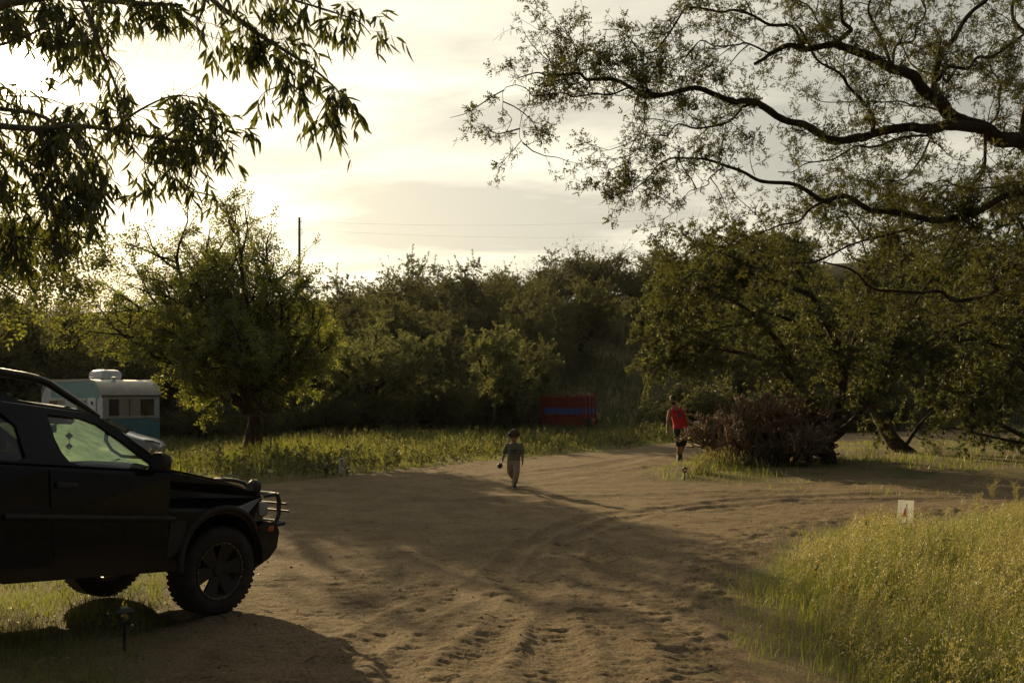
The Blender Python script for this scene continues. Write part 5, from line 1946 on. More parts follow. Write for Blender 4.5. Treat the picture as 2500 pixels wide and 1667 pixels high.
M['paper'] = mat_leaf('paper', (0.66, 0.66, 0.62), (0.72, 0.72, 0.68), (0.60, 0.60, 0.55), (0.66, 0.66, 0.60), 0.25, 0.02)
M['sign_red'] = mat_leaf('sign_red', (0.50, 0.05, 0.04), (0.60, 0.08, 0.06), (0.55, 0.06, 0.05), (0.60, 0.08, 0.06), 0.45, 0.02)


def paper_sign(x, y, rz, tilt, z0, w, h, label, mark):
    r = empty('paper_sign', (x, y, sz(x, y)), rz)
    tag(r, label, 'sign')
    bm = bmesh.new()
    bm_box(bm, (0, 0.008, (z0 + h) / 2 - 0.05), (0.012, 0.010, z0 + h + 0.02))
    obj_bm('stake', bm, M['rust_trim'], r, False)
    R_ = Matrix.Rotation(RAD(tilt), 3, 'Y')
    bm = bmesh.new()
    rows = []
    for i in range(7):
        a = i / 6 - 0.5
        rows.append([R_ @ Vector((a * w, -0.004 - 0.012 * math.cos(a * 5), (j / 6 - 0.5) * h)) + Vector((0, 0, z0 + h / 2)) for j in range(7)])
    bm_loft(bm, rows, False, False)
    sh = obj_bm('sheet', bm, M['paper'], r)
    if mark:
        bm = bmesh.new()
        pts = [(-0.035, -0.02), (-0.058, -0.07), (-0.02, -0.075), (0.02, -0.075), (0.045, -0.06), (0.012, -0.05), (0.0, -0.02), (-0.004, 0.055), (-0.018, 0.05)]
        bm_poly(bm, [[R_ @ Vector((a - 0.012, -0.026, c)) + Vector((0, 0, z0 + h / 2)) for a, c in pts]])
        obj_bm('red_mark', bm, M['sign_red'], sh, False)
    return r


paper_sign((2211 - 1250) / F_PX * 12.6, 12.6, 0.12, 4, 0.155, 0.235, 0.31, 'white paper sign with a red pointed mark, half sunk in the tall grass', True)
paper_sign((842 - 1250) / F_PX * 21.6, 21.2, 1.12, 0, 0.10, 0.22, 0.34, 'narrow white paper sign seen edge on at the grass verge', False)
# ------------------------------------------------------------------ people
M['skin_child'] = mat_noise('skin_child', (0.30, 0.15, 0.085), (0.36, 0.19, 0.11), 6, 0.55)
M['skin_man'] = mat_noise('skin_man', (0.26, 0.14, 0.085), (0.32, 0.18, 0.11), 6, 0.55)
M['hair_brown'] = mat_noise('hair_brown', (0.025, 0.012, 0.006), (0.07, 0.032, 0.014), 40, 0.6)
M['hair_black'] = mat_noise('hair_black', (0.008, 0.006, 0.005), (0.02, 0.015, 0.012), 40, 0.7)
M['shirt_olive'] = mat_noise('shirt_olive', (0.13, 0.125, 0.082), (0.17, 0.165, 0.11), 12, 0.9)
M['shirt_print'] = mat_noise('shirt_print', (0.03, 0.03, 0.024), (0.05, 0.048, 0.04), 30, 0.9)
M['khaki'] = mat_noise('khaki', (0.30, 0.22, 0.15), (0.38, 0.29, 0.20), 9, 0.9)
M['tank_red'] = mat_noise('tank_red', (0.42, 0.010, 0.018), (0.52, 0.016, 0.024), 9, 0.8)
M['tank_print'] = mat_noise('tank_print', (0.05, 0.05, 0.08), (0.10, 0.09, 0.12), 40, 0.8)
M['shorts_black'] = mat_noise('shorts_black', (0.010, 0.010, 0.011), (0.020, 0.019, 0.020), 12, 0.9)
M['shoe_dark'] = mat_noise('shoe_dark', (0.012, 0.011, 0.011), (0.03, 0.027, 0.025), 20, 0.7)
M['shoe_white'] = mat_noise('shoe_white', (0.5, 0.48, 0.44), (0.62, 0.6, 0.55), 10, 0.7)
M['eye'] = mat_noise('eye', (0.02, 0.015, 0.01), (0.04, 0.03, 0.02), 8, 0.2)
M['ball_dark'] = mat_noise('ball_dark', (0.015, 0.012, 0.012), (0.035, 0.026, 0.024), 12, 0.6)
M['band_blue'] = mat_noise('band_blue', (0.18, 0.30, 0.48), (0.24, 0.38, 0.56), 10, 0.6)
M['bottle_white'] = mat_noise('bottle_white', (0.5, 0.5, 0.5), (0.62, 0.62, 0.62), 10, 0.4)


def bm_ball(bm, c, r, s=(1, 1, 1), seg=12):
    bmesh.ops.create_uvsphere(bm, u_segments=seg, v_segments=max(6, seg * 2 // 3), radius=r, matrix=Matrix.Translation(Vector(c)) @ Matrix.Diagonal((*s, 1)))


def chain(bm, pts, rad, sides=10):
    """Tapered limb with rounded joints."""
    q = smooth_line(np.column_stack([np.array(pts, float), rad]), 3)
    bm_tube(bm, [tuple(p[:3]) for p in q], [max(p[3], 0.004) for p in q], sides)
    for p, r in ((pts[0], rad[0]), (pts[-1], rad[-1])):
        bm_ball(bm, p, r, seg=10)


def torso(bm, secs, n=16):
    """secs: (centre, half width, half depth, yaw)."""
    rings = []
    for c, w, d, yaw in secs:
        rings.append(ring(c, w, d, n, (math.cos(yaw), math.sin(yaw), 0), (-math.sin(yaw), math.cos(yaw), 0), 0.85))
    bm_loft(bm, rings)


def fuse(o, voxel, smooth=4):
    """Merge overlapping shells into one continuous surface."""
    m_ = o.modifiers.new('merge', 'REMESH')
    m_.mode = 'VOXEL'
    m_.voxel_size = voxel
    m_.use_smooth_shade = True
    s_ = o.modifiers.new('soften', 'SMOOTH')
    s_.iterations = smooth
    s_.factor = 0.5
    return o


def hand(bm, wrist, d_palm, d_side, d_front, k, curl):
    """Palm, four unequal bent fingers and a thumb leaving the side of the palm. k: hand length."""
    w, a, b, f = Vector(wrist), Vector(d_palm).normalized(), Vector(d_side).normalized(), Vector(d_front).normalized()
    bm_loft(bm, [[w + a * (k * t) + b * (k * s * x) + f * (k * 0.085 * y) for x, y in ((-1, -1), (0, -1.3), (1, -1), (1, 1), (0, 1.3), (-1, 1))] for t, s in ((-0.05, 0.13), (0.15, 0.20), (0.35, 0.235), (0.52, 0.22))])
    for i, (off, ln) in enumerate(((-0.165, 0.44), (-0.055, 0.50), (0.055, 0.47), (0.16, 0.37))):
        p = w + a * (k * 0.50) + b * (k * off)
        pts, dirn = [p], a.copy()
        for sgm in range(3):
            dirn = (dirn * math.cos(curl) + f * math.sin(curl)).normalized()
            f2 = (f - dirn * f.dot(dirn)).normalized()
            p = p + dirn * (k * ln * (0.42, 0.33, 0.25)[sgm])
            pts.append(p)
        chain(bm, [tuple(q) for q in pts], [k * 0.052, k * 0.050, k * 0.046, k * 0.038], 7)
    p = w + a * (k * 0.12) - b * (k * 0.17)
    chain(bm, [tuple(p), tuple(p - b * (k * 0.14) + a * (k * 0.14) + f * (k * 0.06)), tuple(p - b * (k * 0.17) + a * (k * 0.33) + f * (k * 0.13))], [k * 0.07, k * 0.06, k * 0.045], 7)


def head(bm, c, h, look):
    """Head of height h centred on c; look = unit vector the face points to."""
    f = Vector(look).normalized()
    u = Vector((0, 0, 1))
    u = (u - f * u.dot(f)).normalized()
    s = u.cross(f)
    c = Vector(c)
    secs = [(-0.50, 0.10, 0.13, 0.17), (-0.44, 0.19, 0.22, 0.10), (-0.32, 0.27, 0.30, 0.06), (-0.15, 0.325, 0.36, 0.03), (0.02, 0.35, 0.40, 0.0), (0.18, 0.355, 0.425, -0.02), (0.33, 0.32, 0.39, -0.03), (0.44, 0.22, 0.27, -0.03), (0.50, 0.07, 0.10, -0.03)]
    bm_loft(bm, [ring(c + u * (h * z) + f * (h * o), h * w, h * d, 14, s, f) for z, w, d, o in secs])
    # nose, brow, lips, ears
    bm_loft(bm, [ring(c + u * (h * z) + f * (h * o), h * w, h * w, 8, s, f) for z, w, o in ((0.06, 0.03, 0.38), (-0.04, 0.045, 0.41), (-0.12, 0.065, 0.43), (-0.16, 0.045, 0.38))])
    bm_ball(bm, c + u * (h * -0.245) + f * (h * 0.355), h * 0.07, (1, 1, 0.45), 8)
    for q in (-1, 1):
        bm_ball(bm, c + s * (q * h * 0.35) + f * (h * -0.02) + u * (h * -0.03), h * 0.10, (0.5, 0.8, 1.1), 8)
        bm_ball(bm, c + s * (q * h * 0.16) + f * (h * 0.37) + u * (h * 0.10), h * 0.07, (1.3, 1, 0.5), 8)
    return c, f, u, s


def eyes(parent, c, f, u, s, h):
    for q in (-1, 1):
        bm = bmesh.new()
        bm_ball(bm, c + s * (q * h * 0.15) + f * (h * 0.365) + u * (h * 0.02), h * 0.045, (1.2, 1, 0.7), 8)
        obj_bm('eye', bm, M['eye'], parent)


# --- the child: looks down, right arm out with a ball, mid-stride towards us
CYd = 18.3
cx0 = (1254 - 1250) / F_PX * CYd
ch = empty('person', (cx0, CYd, sz(cx0, CYd - 0.05)))
tag(ch, 'curly haired child in olive T-shirt and khaki trousers walking on the dirt road', 'person')
bm = bmesh.new()
hh = 0.205
HC = Vector((0.005, -0.045, 1.035))
face = head(bm, HC, hh, (0.12, -0.86, -0.50))
chain(bm, [(0.01, 0.0, 0.86), (0.008, -0.02, 0.95)], [0.052, 0.048])
torso(bm, [((0.0, 0.02, 0.52), 0.118, 0.088, 0), ((0.0, 0.02, 0.60), 0.120, 0.085, 0), ((0.005, 0.01, 0.72), 0.122, 0.085, 0), ((0.01, 0.005, 0.82), 0.128, 0.080, 0), ((0.01, 0.005, 0.88), 0.095, 0.060, 0)])
chain(bm, [(-0.135, 0.01, 0.845), (-0.185, 0.015, 0.70), (-0.225, -0.02, 0.565)], [0.040, 0.034, 0.024])
chain(bm, [(0.148, 0.01, 0.845), (0.178, 0.02, 0.69), (0.178, -0.01, 0.545)], [0.040, 0.034, 0.024])
hand(bm, (-0.228, -0.022, 0.555), (-0.22, -0.15, -1), (0.2, -0.97, 0.1), (-0.95, -0.2, 0.2), 0.125, 0.55)
hand(bm, (0.178, -0.012, 0.535), (0.02, -0.10, -1), (-0.25, -0.95, 0.1), (-0.95, 0.25, 0), 0.125, 0.30)
chain(bm, [(0.045, 0.0, 0.54), (0.055, -0.06, 0.30), (0.020, -0.03, 0.07)], [0.072, 0.050, 0.032])
chain(bm, [(-0.058, 0.02, 0.54), (-0.062, 0.05, 0.31), (0.0, 0.24, 0.16)], [0.072, 0.050, 0.032])
b_ = obj_bm('body', bm, M['skin_child'], ch)
fuse(b_, 0.0075, 3)
eyes(b_, *face, hh)
# curly hair: many small locks over the skull
rng = np.random.default_rng(8)
bm = bmesh.new()
c_, f_, u_, s_ = face
bm_ball(bm, c_ + u_ * 0.030 - f_ * 0.012, 0.098, (1, 1.0, 0.95), 14)
for i in range(150):
    a, e = rng.uniform(0, 2 * PI), rng.uniform(-0.25, 1.5)
    d_ = s_ * (math.cos(a) * math.cos(e)) + f_ * (math.sin(a) * math.cos(e)) + u_ * math.sin(e)
    if d_.dot(f_) > 0.45 and d_.dot(u_) < 0.55:
        continue
    bm_ball(bm, c_ + u_ * 0.030 - f_ * 0.012 + d_ * rng.uniform(0.088, 0.108), rng.uniform(0.012, 0.021), seg=6)
obj_bm('hair', bm, M['hair_brown'], ch)
bm = bmesh.new()
torso(bm, [((0.0, 0.02, 0.545), 0.142, 0.110, 0.05), ((0.0, 0.02, 0.62), 0.136, 0.104, 0.03), ((0.005, 0.01, 0.74), 0.134, 0.102, 0), ((0.01, 0.005, 0.83), 0.138, 0.096, 0), ((0.01, 0.005, 0.885), 0.105, 0.070, 0), ((0.01, 0.0, 0.905), 0.066, 0.058, 0)])
chain(bm, [(-0.125, 0.008, 0.855), (-0.165, 0.012, 0.775), (-0.188, 0.015, 0.715)], [0.052, 0.048, 0.050])
chain(bm, [(0.140, 0.008, 0.855), (0.166, 0.012, 0.775), (0.180, 0.018, 0.715)], [0.052, 0.048, 0.050])
sh_ = fuse(obj_bm('t_shirt', bm, M['shirt_olive'], ch), 0.010, 3)
bm = bmesh.new()
for x0, x1, z0, z1 in ((-0.055, 0.0, 0.735, 0.765), (0.008, 0.06, 0.735, 0.770), (-0.06, 0.065, 0.700, 0.712)):
    bm_loft(bm, [[(x, -0.104 - 0.012 * (1 - (x / 0.12) ** 2), z) for z in (z0, z1)] for x in np.linspace(x0, x1, 5)], False, False)
obj_bm('chest_print', bm, M['shirt_print'], sh_, False)
bm = bmesh.new()
torso(bm, [((0.0, 0.02, 0.46), 0.118, 0.098, 0), ((0.0, 0.02, 0.56), 0.128, 0.10, 0), ((0.0, 0.02, 0.60), 0.126, 0.096, 0)])
chain(bm, [(0.050, 0.0, 0.52), (0.058, -0.06, 0.31), (0.028, -0.035, 0.13)], [0.086, 0.066, 0.056])
chain(bm, [(-0.062, 0.02, 0.52), (-0.066, 0.05, 0.32), (-0.015, 0.20, 0.205)], [0.086, 0.068, 0.056])
fuse(obj_bm('trousers', bm, M['khaki'], ch), 0.010, 3)
for c0, rot, nm in (((0.016, -0.07, 0.0), 0.0, 0), ((0.002, 0.26, 0.075), 0.9, 1)):
    bm = bmesh.new()
    R_ = Matrix.Rotation(rot, 4, 'X')
    secs = [(-0.105, 0.022, 0.020, 0.022), (-0.08, 0.036, 0.036, 0.032), (-0.03, 0.040, 0.048, 0.045), (0.03, 0.036, 0.062, 0.058), (0.065, 0.034, 0.060, 0.058), (0.085, 0.022, 0.045, 0.045)]
    bm_loft(bm, [[R_ @ Vector(p) + Vector(c0) for p in ring((0, y, z), w, h_, 12, (1, 0, 0), (0, 0, 1), 0.75)] for y, w, h_, z in secs])
    so = obj_bm('shoe', bm, M['shoe_dark'], ch)
    bm = bmesh.new()
    bm_loft(bm, [[R_ @ Vector(p) + Vector(c0) for p in ring((0, -0.01, z), 0.042, 0.100, 14, (1, 0, 0), (0, 1, 0), 0.8)] for z in (0.002, 0.018)])
    obj_bm('sole', bm, M['shoe_white'], so)
bm = bmesh.new()
bm_loft(bm, [ring(Vector((-0.222, -0.018, 0.572)) + Vector((-0.22, -0.15, -1)).normalized() * t, 0.029, 0.029, 12) for t in (-0.016, 0.016)])
obj_bm('wrist_band', bm, M['band_blue'], ch)
bm = bmesh.new()
bm_ball(bm, (0, 0, 0), 0.056, seg=18)
ball = obj_bm('ball', bm, M['ball_dark'], None, True, (cx0 - 0.275, CYd - 0.045, ch.location.z + 0.445))
tag(ball, 'small dark ball held in the child’s lowered hand', 'ball')

# --- the man: leans a little as he walks behind the cactus
MY = 25.9
mx0 = (1660 - 1250) / F_PX * MY
mn = empty('person', (mx0, MY, sz(mx0, MY)), 0.10)
tag(mn, 'bearded man in a red tank top and black shorts walking out from behind the cactus', 'person')
bm = bmesh.new()
hh = 0.235
HC = Vector((-0.215, -0.03, 1.715))
face = head(bm, HC, hh, (0.25, -0.95, -0.12))
chain(bm, [(-0.13, 0.02, 1.46), (-0.19, 0.0, 1.60)], [0.068, 0.062])
torso(bm, [((0.02, 0.02, 0.90), 0.165, 0.115, 0), ((0.01, 0.02, 1.02), 0.160, 0.112, 0), ((-0.03, 0.02, 1.20), 0.172, 0.118, 0), ((-0.07, 0.02, 1.36), 0.188, 0.118, 0), ((-0.10, 0.02, 1.46), 0.150, 0.085, 0), ((-0.115, 0.02, 1.50), 0.09, 0.07, 0)])
chain(bm, [(-0.285, 0.02, 1.39), (-0.335, 0.04, 1.12), (-0.375, -0.02, 0.86)], [0.060, 0.048, 0.034])
chain(bm, [(0.105, 0.02, 1.40), (0.20, 0.02, 1.13), (0.33, -0.14, 1.05)], [0.060, 0.048, 0.034])
hand(bm, (-0.378, -0.022, 0.845), (-0.05, -0.12, -1), (0.25, -0.95, 0.1), (0.95, 0.25, 0), 0.185, 0.35)
hand(bm, (0.34, -0.15, 1.045), (0.95, -0.35, -0.1), (0.1, 0.2, 0.95), (0.3, -0.9, 0.2), 0.185, 0.5)
chain(bm, [(-0.075, 0.0, 0.92), (-0.055, -0.10, 0.52), (-0.060, -0.02, 0.09)], [0.100, 0.065, 0.042])
chain(bm, [(0.100, 0.02, 0.92), (0.115, 0.06, 0.50), (0.105, 0.30, 0.14)], [0.100, 0.065, 0.042])
b_ = obj_bm('body', bm, M['skin_man'], mn)
fuse(b_, 0.011, 3)
eyes(b_, *face, hh)
c_, f_, u_, s_ = face
bm = bmesh.new()
bm_loft(bm, [ring(c_ + u_ * (hh * z) + f_ * (hh * o), hh * w, hh * d_, 14, s_, f_) for z, w, d_, o in ((0.14, 0.375, 0.44, -0.03), (0.26, 0.37, 0.44, -0.03), (0.40, 0.30, 0.36, -0.03), (0.50, 0.16, 0.20, -0.03), (0.535, 0.04, 0.05, -0.03))])
bm_loft(bm, [ring(c_ + u_ * (hh * z) + f_ * (hh * 0.42), hh * 0.30, hh * 0.26, 12, s_, f_) for z in (0.15, 0.19)])
obj_bm('cap', bm, M['hair_black'], mn)
bm = bmesh.new()
bm_loft(bm, [ring(c_ + u_ * (hh * z) + f_ * (hh * o), hh * w, hh * d_, 12, s_, f_) for z, w, d_, o in ((-0.62, 0.12, 0.12, 0.24), (-0.50, 0.22, 0.22, 0.16), (-0.36, 0.30, 0.31, 0.09), (-0.22, 0.335, 0.34, 0.03))])
obj_bm('beard', bm, M['hair_black'], mn)
bm = bmesh.new()
for q in (-1, 1):
    bm_loft(bm, [ring(c_ + s_ * (q * hh * 0.16) + f_ * (hh * o) + u_ * (hh * 0.03), hh * 0.14, hh * 0.085, 10, s_, u_) for o in (0.385, 0.43)])
    bm_tube(bm, [c_ + s_ * (q * hh * 0.30) + f_ * (hh * 0.40) + u_ * (hh * 0.05), c_ + s_ * (q * hh * 0.37) + u_ * (hh * 0.04)], 0.005, 5)
obj_bm('sunglasses', bm, M['shorts_black'], mn)
bm = bmesh.new()
torso(bm, [((0.02, 0.02, 0.88), 0.215, 0.150, 0), ((0.012, 0.02, 1.02), 0.205, 0.142, 0), ((-0.03, 0.02, 1.20), 0.212, 0.142, 0), ((-0.07, 0.02, 1.34), 0.218, 0.138, 0), ((-0.09, 0.02, 1.42), 0.150, 0.112, 0)])
for q in (-1, 1):
    chain(bm, [(-0.10 + q * 0.115, -0.07, 1.38), (-0.10 + q * 0.105, 0.02, 1.50), (-0.10 + q * 0.115, 0.10, 1.38)], [0.034, 0.030, 0.034], 8)
sh_ = fuse(obj_bm('tank_top', bm, M['tank_red'], mn), 0.013, 3)
bm = bmesh.new()
bm_poly(bm, [[(-0.05 + 0.060 * math.cos(a) * (1 + 0.15 * math.sin(3 * a)), -0.125, 1.265 + 0.075 * math.sin(a)) for a in np.linspace(0, 2 * PI, 17)[:-1]]])
obj_bm('chest_print', bm, M['tank_print'], sh_, False)
bm = bmesh.new()
torso(bm, [((0.01, 0.02, 0.80), 0.185, 0.135, 0), ((0.015, 0.02, 0.93), 0.190, 0.135, 0), ((0.015, 0.02, 0.99), 0.180, 0.128, 0)])
chain(bm, [(-0.080, 0.0, 0.84), (-0.066, -0.07, 0.62), (-0.062, -0.095, 0.46)], [0.120, 0.105, 0.098])
chain(bm, [(0.100, 0.02, 0.84), (0.112, 0.05, 0.62), (0.118, 0.075, 0.46)], [0.120, 0.105, 0.098])
fuse(obj_bm('shorts', bm, M['shorts_black'], mn), 0.013, 3)
for c0, rot in (((-0.062, -0.07, 0.0), 0.0), ((0.105, 0.34, 0.055), 0.6)):
    bm = bmesh.new()
    R_ = Matrix.Rotation(rot, 4, 'X') @ Matrix.Rotation(-0.25, 4, 'Z')
    secs = [(-0.17, 0.030, 0.026, 0.028), (-0.13, 0.048, 0.045, 0.042), (-0.05, 0.052, 0.062, 0.058), (0.03, 0.048, 0.095, 0.090), (0.085, 0.046, 0.095, 0.090), (0.115, 0.030, 0.070, 0.068)]
    bm_loft(bm, [[R_ @ Vector(p) + Vector(c0) for p in ring((0, y, z), w, h_, 12, (1, 0, 0), (0, 0, 1), 0.75)] for y, w, h_, z in secs])
    so = obj_bm('shoe', bm, M['shoe_dark'], mn)
    bm = bmesh.new()
    bm_loft(bm, [[R_ @ Vector(p) + Vector(c0) for p in ring((0, -0.025, z), 0.054, 0.150, 14, (1, 0, 0), (0, 1, 0), 0.8)] for z in (0.002, 0.022)])
    obj_bm('sole', bm, M['shoe_white'], so)
# what he carries
R_ = Matrix.Rotation(0.10, 3, 'Z')
bp = R_ @ Vector((0.47, -0.21, 1.07))
bm = bmesh.new()
bm_lathe(bm, [(0.0, -0.11), (0.034, -0.11), (0.036, -0.10), (0.036, 0.05), (0.018, 0.085), (0.018, 0.115), (0.0, 0.115)], 16, 'X')
bo = obj_bm('bottle', bm, M['bottle_white'], None, True, (mx0 + bp.x, MY + bp.y, mn.location.z + bp.z))
bo.rotation_euler = (0, RAD(-8), RAD(-15))
tag(bo, 'white bottle in the hand of the man in red, against the cactus', 'bottle')
# ------------------------------------------------------------------ cholla cactus
M['cholla'] = mat_noise('cholla', (0.13, 0.086, 0.048), (0.21, 0.14, 0.085), 12, 0.85)
M['spine'] = mat_leaf('spine', (0.40, 0.29, 0.17), (0.56, 0.43, 0.27), (0.44, 0.32, 0.17), (0.58, 0.44, 0.27), 0.5)


def cholla(name, x, y, w, h, seed, n0, label):
    rng = np.random.default_rng(seed)
    root = empty(name, (x, y, gz(x, y)))
    tag(root, label, 'cactus')
    stem, joint, spine = Acc(), Acc(), Acc()
    a = rng.uniform(0, 2 * PI, n0)
    rr = np.sqrt(rng.uniform(0, 1, n0)) * w * 0.62
    P = np.column_stack([np.cos(a) * rr, np.sin(a) * rr * 0.7, np.full(n0, -0.05)])
    D = norm(np.column_stack([np.cos(a) * rr / w * 1.2, np.sin(a) * rr / w, np.full(n0, 0.9)]))
    L = h * 0.85 * (1 - 0.55 * (rr / (w * 0.62)) ** 2) * rng.uniform(0.7, 1.15, n0)
    B = grow(P, D, L, 6, 0.16, (0, 0, 0.0), rng)
    add_shoots(stem, B, 0.045, 0.028, 6)
    parents = B
    allj = []
    for lev, (n, ln) in enumerate(((8, 0.30), (4, 0.25), (2, 0.20))):
        p, d, _, _ = sprout(parents, n, 0.95, 0.15 if lev == 0 else 0.45, 1.0, rng)
        d = norm(d + np.array([0, 0, 0.25]))
        J = grow(p, d, ln * rng.uniform(0.6, 1.25, len(p)), 4, 0.12, (0, 0, 0.10), rng)
        J = J[J[:, -1, 2] > 0.05]
        allj.append(J)
        parents = J
    for J in allj:
        k, m = J.shape[:2]
        add_shoots(joint, J[:, [0, 2, 4]], 0.023, 0.017, 5)
        p, d, _, _ = sprout(J, 18, 1.2, 0.05, 1.0, rng)
        s_ = norm(np.cross(d, rng.normal(size=d.shape)))
        ln = rng.uniform(0.030, 0.052, len(p))[:, None]
        V = np.stack([p + s_ * 0.0028, p - s_ * 0.0028, p + d * ln], 1)
        spine.add(V, np.arange(len(p) * 3).reshape(-1, 3))
    stem.obj('stem', M['bark'], root, True)
    tag(joint.obj('joints', M['cholla'], root, True), kind='stuff')
    tag(spine.obj('spines', M['spine'], root), kind='stuff')
    return root


cholla('cholla_cactus', 6.5, 23.7, 1.65, 2.2, 5, 34, 'large bristling brown cholla cactus hiding the man’s side')
cholla('cholla_cactus', 7.2, 24.7, 1.5, 2.3, 6, 24, 'taller brown cholla cactus standing behind the large one, under the mesquite')
cholla('cholla_cactus', 8.15, 26.6, 0.85, 1.6, 7, 12, 'slender cholla cactus just left of the forked mesquite trunk')


# ------------------------------------------------------------------ grasses
def blades(acc, P, h, w, lean, rng, seg=3, curl=0.5, wind=(0, 0)):
    """Bent grass blades at points P."""
    k = len(P)
    h = np.broadcast_to(np.asarray(h, float), (k,))
    w = np.broadcast_to(np.asarray(w, float), (k,))
    az = rng.uniform(0, 2 * PI, k)
    dirh = np.column_stack([np.cos(az) + wind[0], np.sin(az) + wind[1], np.zeros(k)])
    ln = lean * np.abs(rng.normal(0.6, 0.5, k))
    fa = rng.uniform(0, 2 * PI, k)
    side = np.column_stack([np.cos(fa), np.sin(fa), np.zeros(k)])
    rows = []
    for i in range(seg + 1):
        t = i / seg
        c = P + np.array([0, 0, 1.0]) * (h * t * (1 - 0.25 * curl * t * ln))[:, None] + dirh * (h * ln * (t ** 1.8))[:, None]
        ww = w * (1 - t) ** 0.7 * 0.5
        rows.append((c + side * ww[:, None], c - side * ww[:, None]))
    V = np.stack([r for row in rows[:-1] for r in row] + [rows[-1][0]], 1)
    nv = V.shape[1]
    base = (np.arange(k) * nv)[:, None]
    n0 = acc.n
    acc.V.append(V.reshape(-1, 3))
    acc.n += k * nv
    for i in range(seg - 1):
        acc.F4.append(base + np.array([[2 * i, 2 * i + 1, 2 * i + 3, 2 * i + 2]]) + n0)
    acc.F3.append(base + np.array([[2 * seg - 2, 2 * seg - 1, 2 * seg]]) + n0)
    return dirh, ln


def panicle(n, rng, spread=0.22):
    """Airy seed head pointing along +x, unit length: tiny spikelets on side branches."""
    out = []
    for i in range(n):
        t = rng.uniform(0.0, 1.0)
        a = rng.uniform(0, 2 * PI)
        r = spread * (1 - t) ** 0.8 * rng.uniform(0.15, 1.0) + 0.012
        c = np.array([t * 0.95 + r * 0.7, r * math.cos(a), r * math.sin(a)])
        d = norm(np.array([1.0, math.cos(a) * 0.8, math.sin(a) * 0.8]) + 0.4 * rng.normal(size=3))
        s_ = norm(np.cross(d, rng.normal(size=3)))
        l = 0.085 * rng.uniform(0.7, 1.3)
        out.append([c - d * l * 0.5, c + s_ * 0.027, c + d * l * 0.5])
    for i in range(9):
        t = i / 9
        a = i * 2.4
        r = spread * (1 - t) ** 0.8 * 0.9
        c0, c1 = np.array([t * 0.9, 0, 0]), np.array([t * 0.95 + r * 0.7, r * math.cos(a), r * math.sin(a)])
        out.append([c0 + [0, 0.003, 0.003], c0 - [0, 0.003, 0.003], c1])
    return np.array(out)


PANICLES = [panicle(46, np.random.default_rng(900 + i), sp) for i, sp in enumerate((0.16, 0.22, 0.28))]


def scatter(n, x0, x1, y0, y1, rng, keep):
    x, y = rng.uniform(x0, x1, n), rng.uniform(y0, y1, n)
    k = keep(x, y)
    x, y = x[k], y[k]
    return np.column_stack([x, y, surf_z(x, y) - 0.01])


rng = np.random.default_rng(21)
# tall seeding grass of the field at right
acc, sd = Acc(), Acc()


def field_keep(x, y):
    e = poly_sd(x, y, FIELD) + 1.3 * (fbm(x * 1.1, y * 1.1) - 0.5) + 0.25 * rng.normal(size=len(x))
    px = 1250 + F_PX * x / np.maximum(y, 0.1)
    return (e > 0.0) & (px < 3050) & (rng.random(len(x)) < np.clip(0.35 + 1.2 * fbm(x * 0.8 + 4, y * 0.8), 0, 1))


P = scatter(170000, 1.7, 12.5, 4.2, 15.4, rng, field_keep)
e = poly_sd(P[:, 0], P[:, 1], FIELD)
tall = np.clip(0.16 + 0.30 * np.clip(e, 0, 1.2) / 1.2, 0.1, 0.46) * (0.1 + 1.8 * fbm(P[:, 0] * 1.5, P[:, 1] * 1.5) ** 1.4) * np.interp(P[:, 1], [5, 9, 13], [1.25, 1.0, 0.62])
blades(acc, P, tall * rng.uniform(0.35, 1.0, len(P)), rng.uniform(0.003, 0.0075, len(P)), 0.55, rng, 3, wind=(0.35, 0))
P2 = scatter(30000, 1.8, 12.5, 4.2, 15.4, rng, field_keep)
e = poly_sd(P2[:, 0], P2[:, 1], FIELD)
P2 = P2[(e > 0.15) & (rng.random(len(P2)) < np.clip((fbm(P2[:, 0] * 1.5 + 9, P2[:, 1] * 1.5) - 0.40) * 5.0, 0.05, 1))]
e = poly_sd(P2[:, 0], P2[:, 1], FIELD)
H2 = np.clip(0.16 + 0.34 * np.clip(e, 0, 1), 0.12, 0.5) * rng.uniform(0.45, 1.05, len(P2)) * np.interp(P2[:, 1], [5, 9, 13], [1.3, 1.0, 0.65])
az = rng.uniform(0, 2 * PI, len(P2))
D2 = norm(np.column_stack([np.cos(az) * 0.34 + 0.12, np.sin(az) * 0.34, np.ones(len(P2))]))
B = grow(P2, D2, H2, 4, 0.05, (0.03, 0, 0), rng)
add_shoots(sd, B, 0.0016, 0.0009, 3)
tip, tdir = B[:, -2], norm(B[:, -1] - B[:, -2] + np.array([0.02, 0, -0.01]))
wch = rng.integers(0, 3, len(P2))
for i in range(3):
    k = wch == i
    add_leaves(sd, PANICLES[i] * np.array([1, 0.72, 0.72]), tip[k], tdir[k], rng.uniform(0.15, 0.36, k.sum()), rng)
g = acc.obj('tall_grass', M['grass'])
tag(g, 'tall green grass filling the field at lower right', 'grass', kind='stuff')
g = sd.obj('seed_heads', M['seed'])
tag(g, 'golden feathery seed heads standing over the tall grass at lower right', 'grass', kind='stuff')

# grass verge beyond the road, below the hill
acc, sd = Acc(), Acc()


def verge_keep(x, y):
    px = 1250 + F_PX * x / y
    r = road_in(x, y)
    ok = (r < -0.02) & (px > -80) & (px < 2600) & (y > 19) & ~((poly_sd(x, y, [(3.3, 19.5), (3.5, 25), (12, 33.5), (30, 40), (30, 19.5)]) > 0))
    return ok & (rng.random(len(x)) < np.clip(1.25 - (y - 20) / 42, 0.25, 1) * np.clip(0.35 + 1.1 * fbm(x * 0.5, y * 0.5), 0, 1))


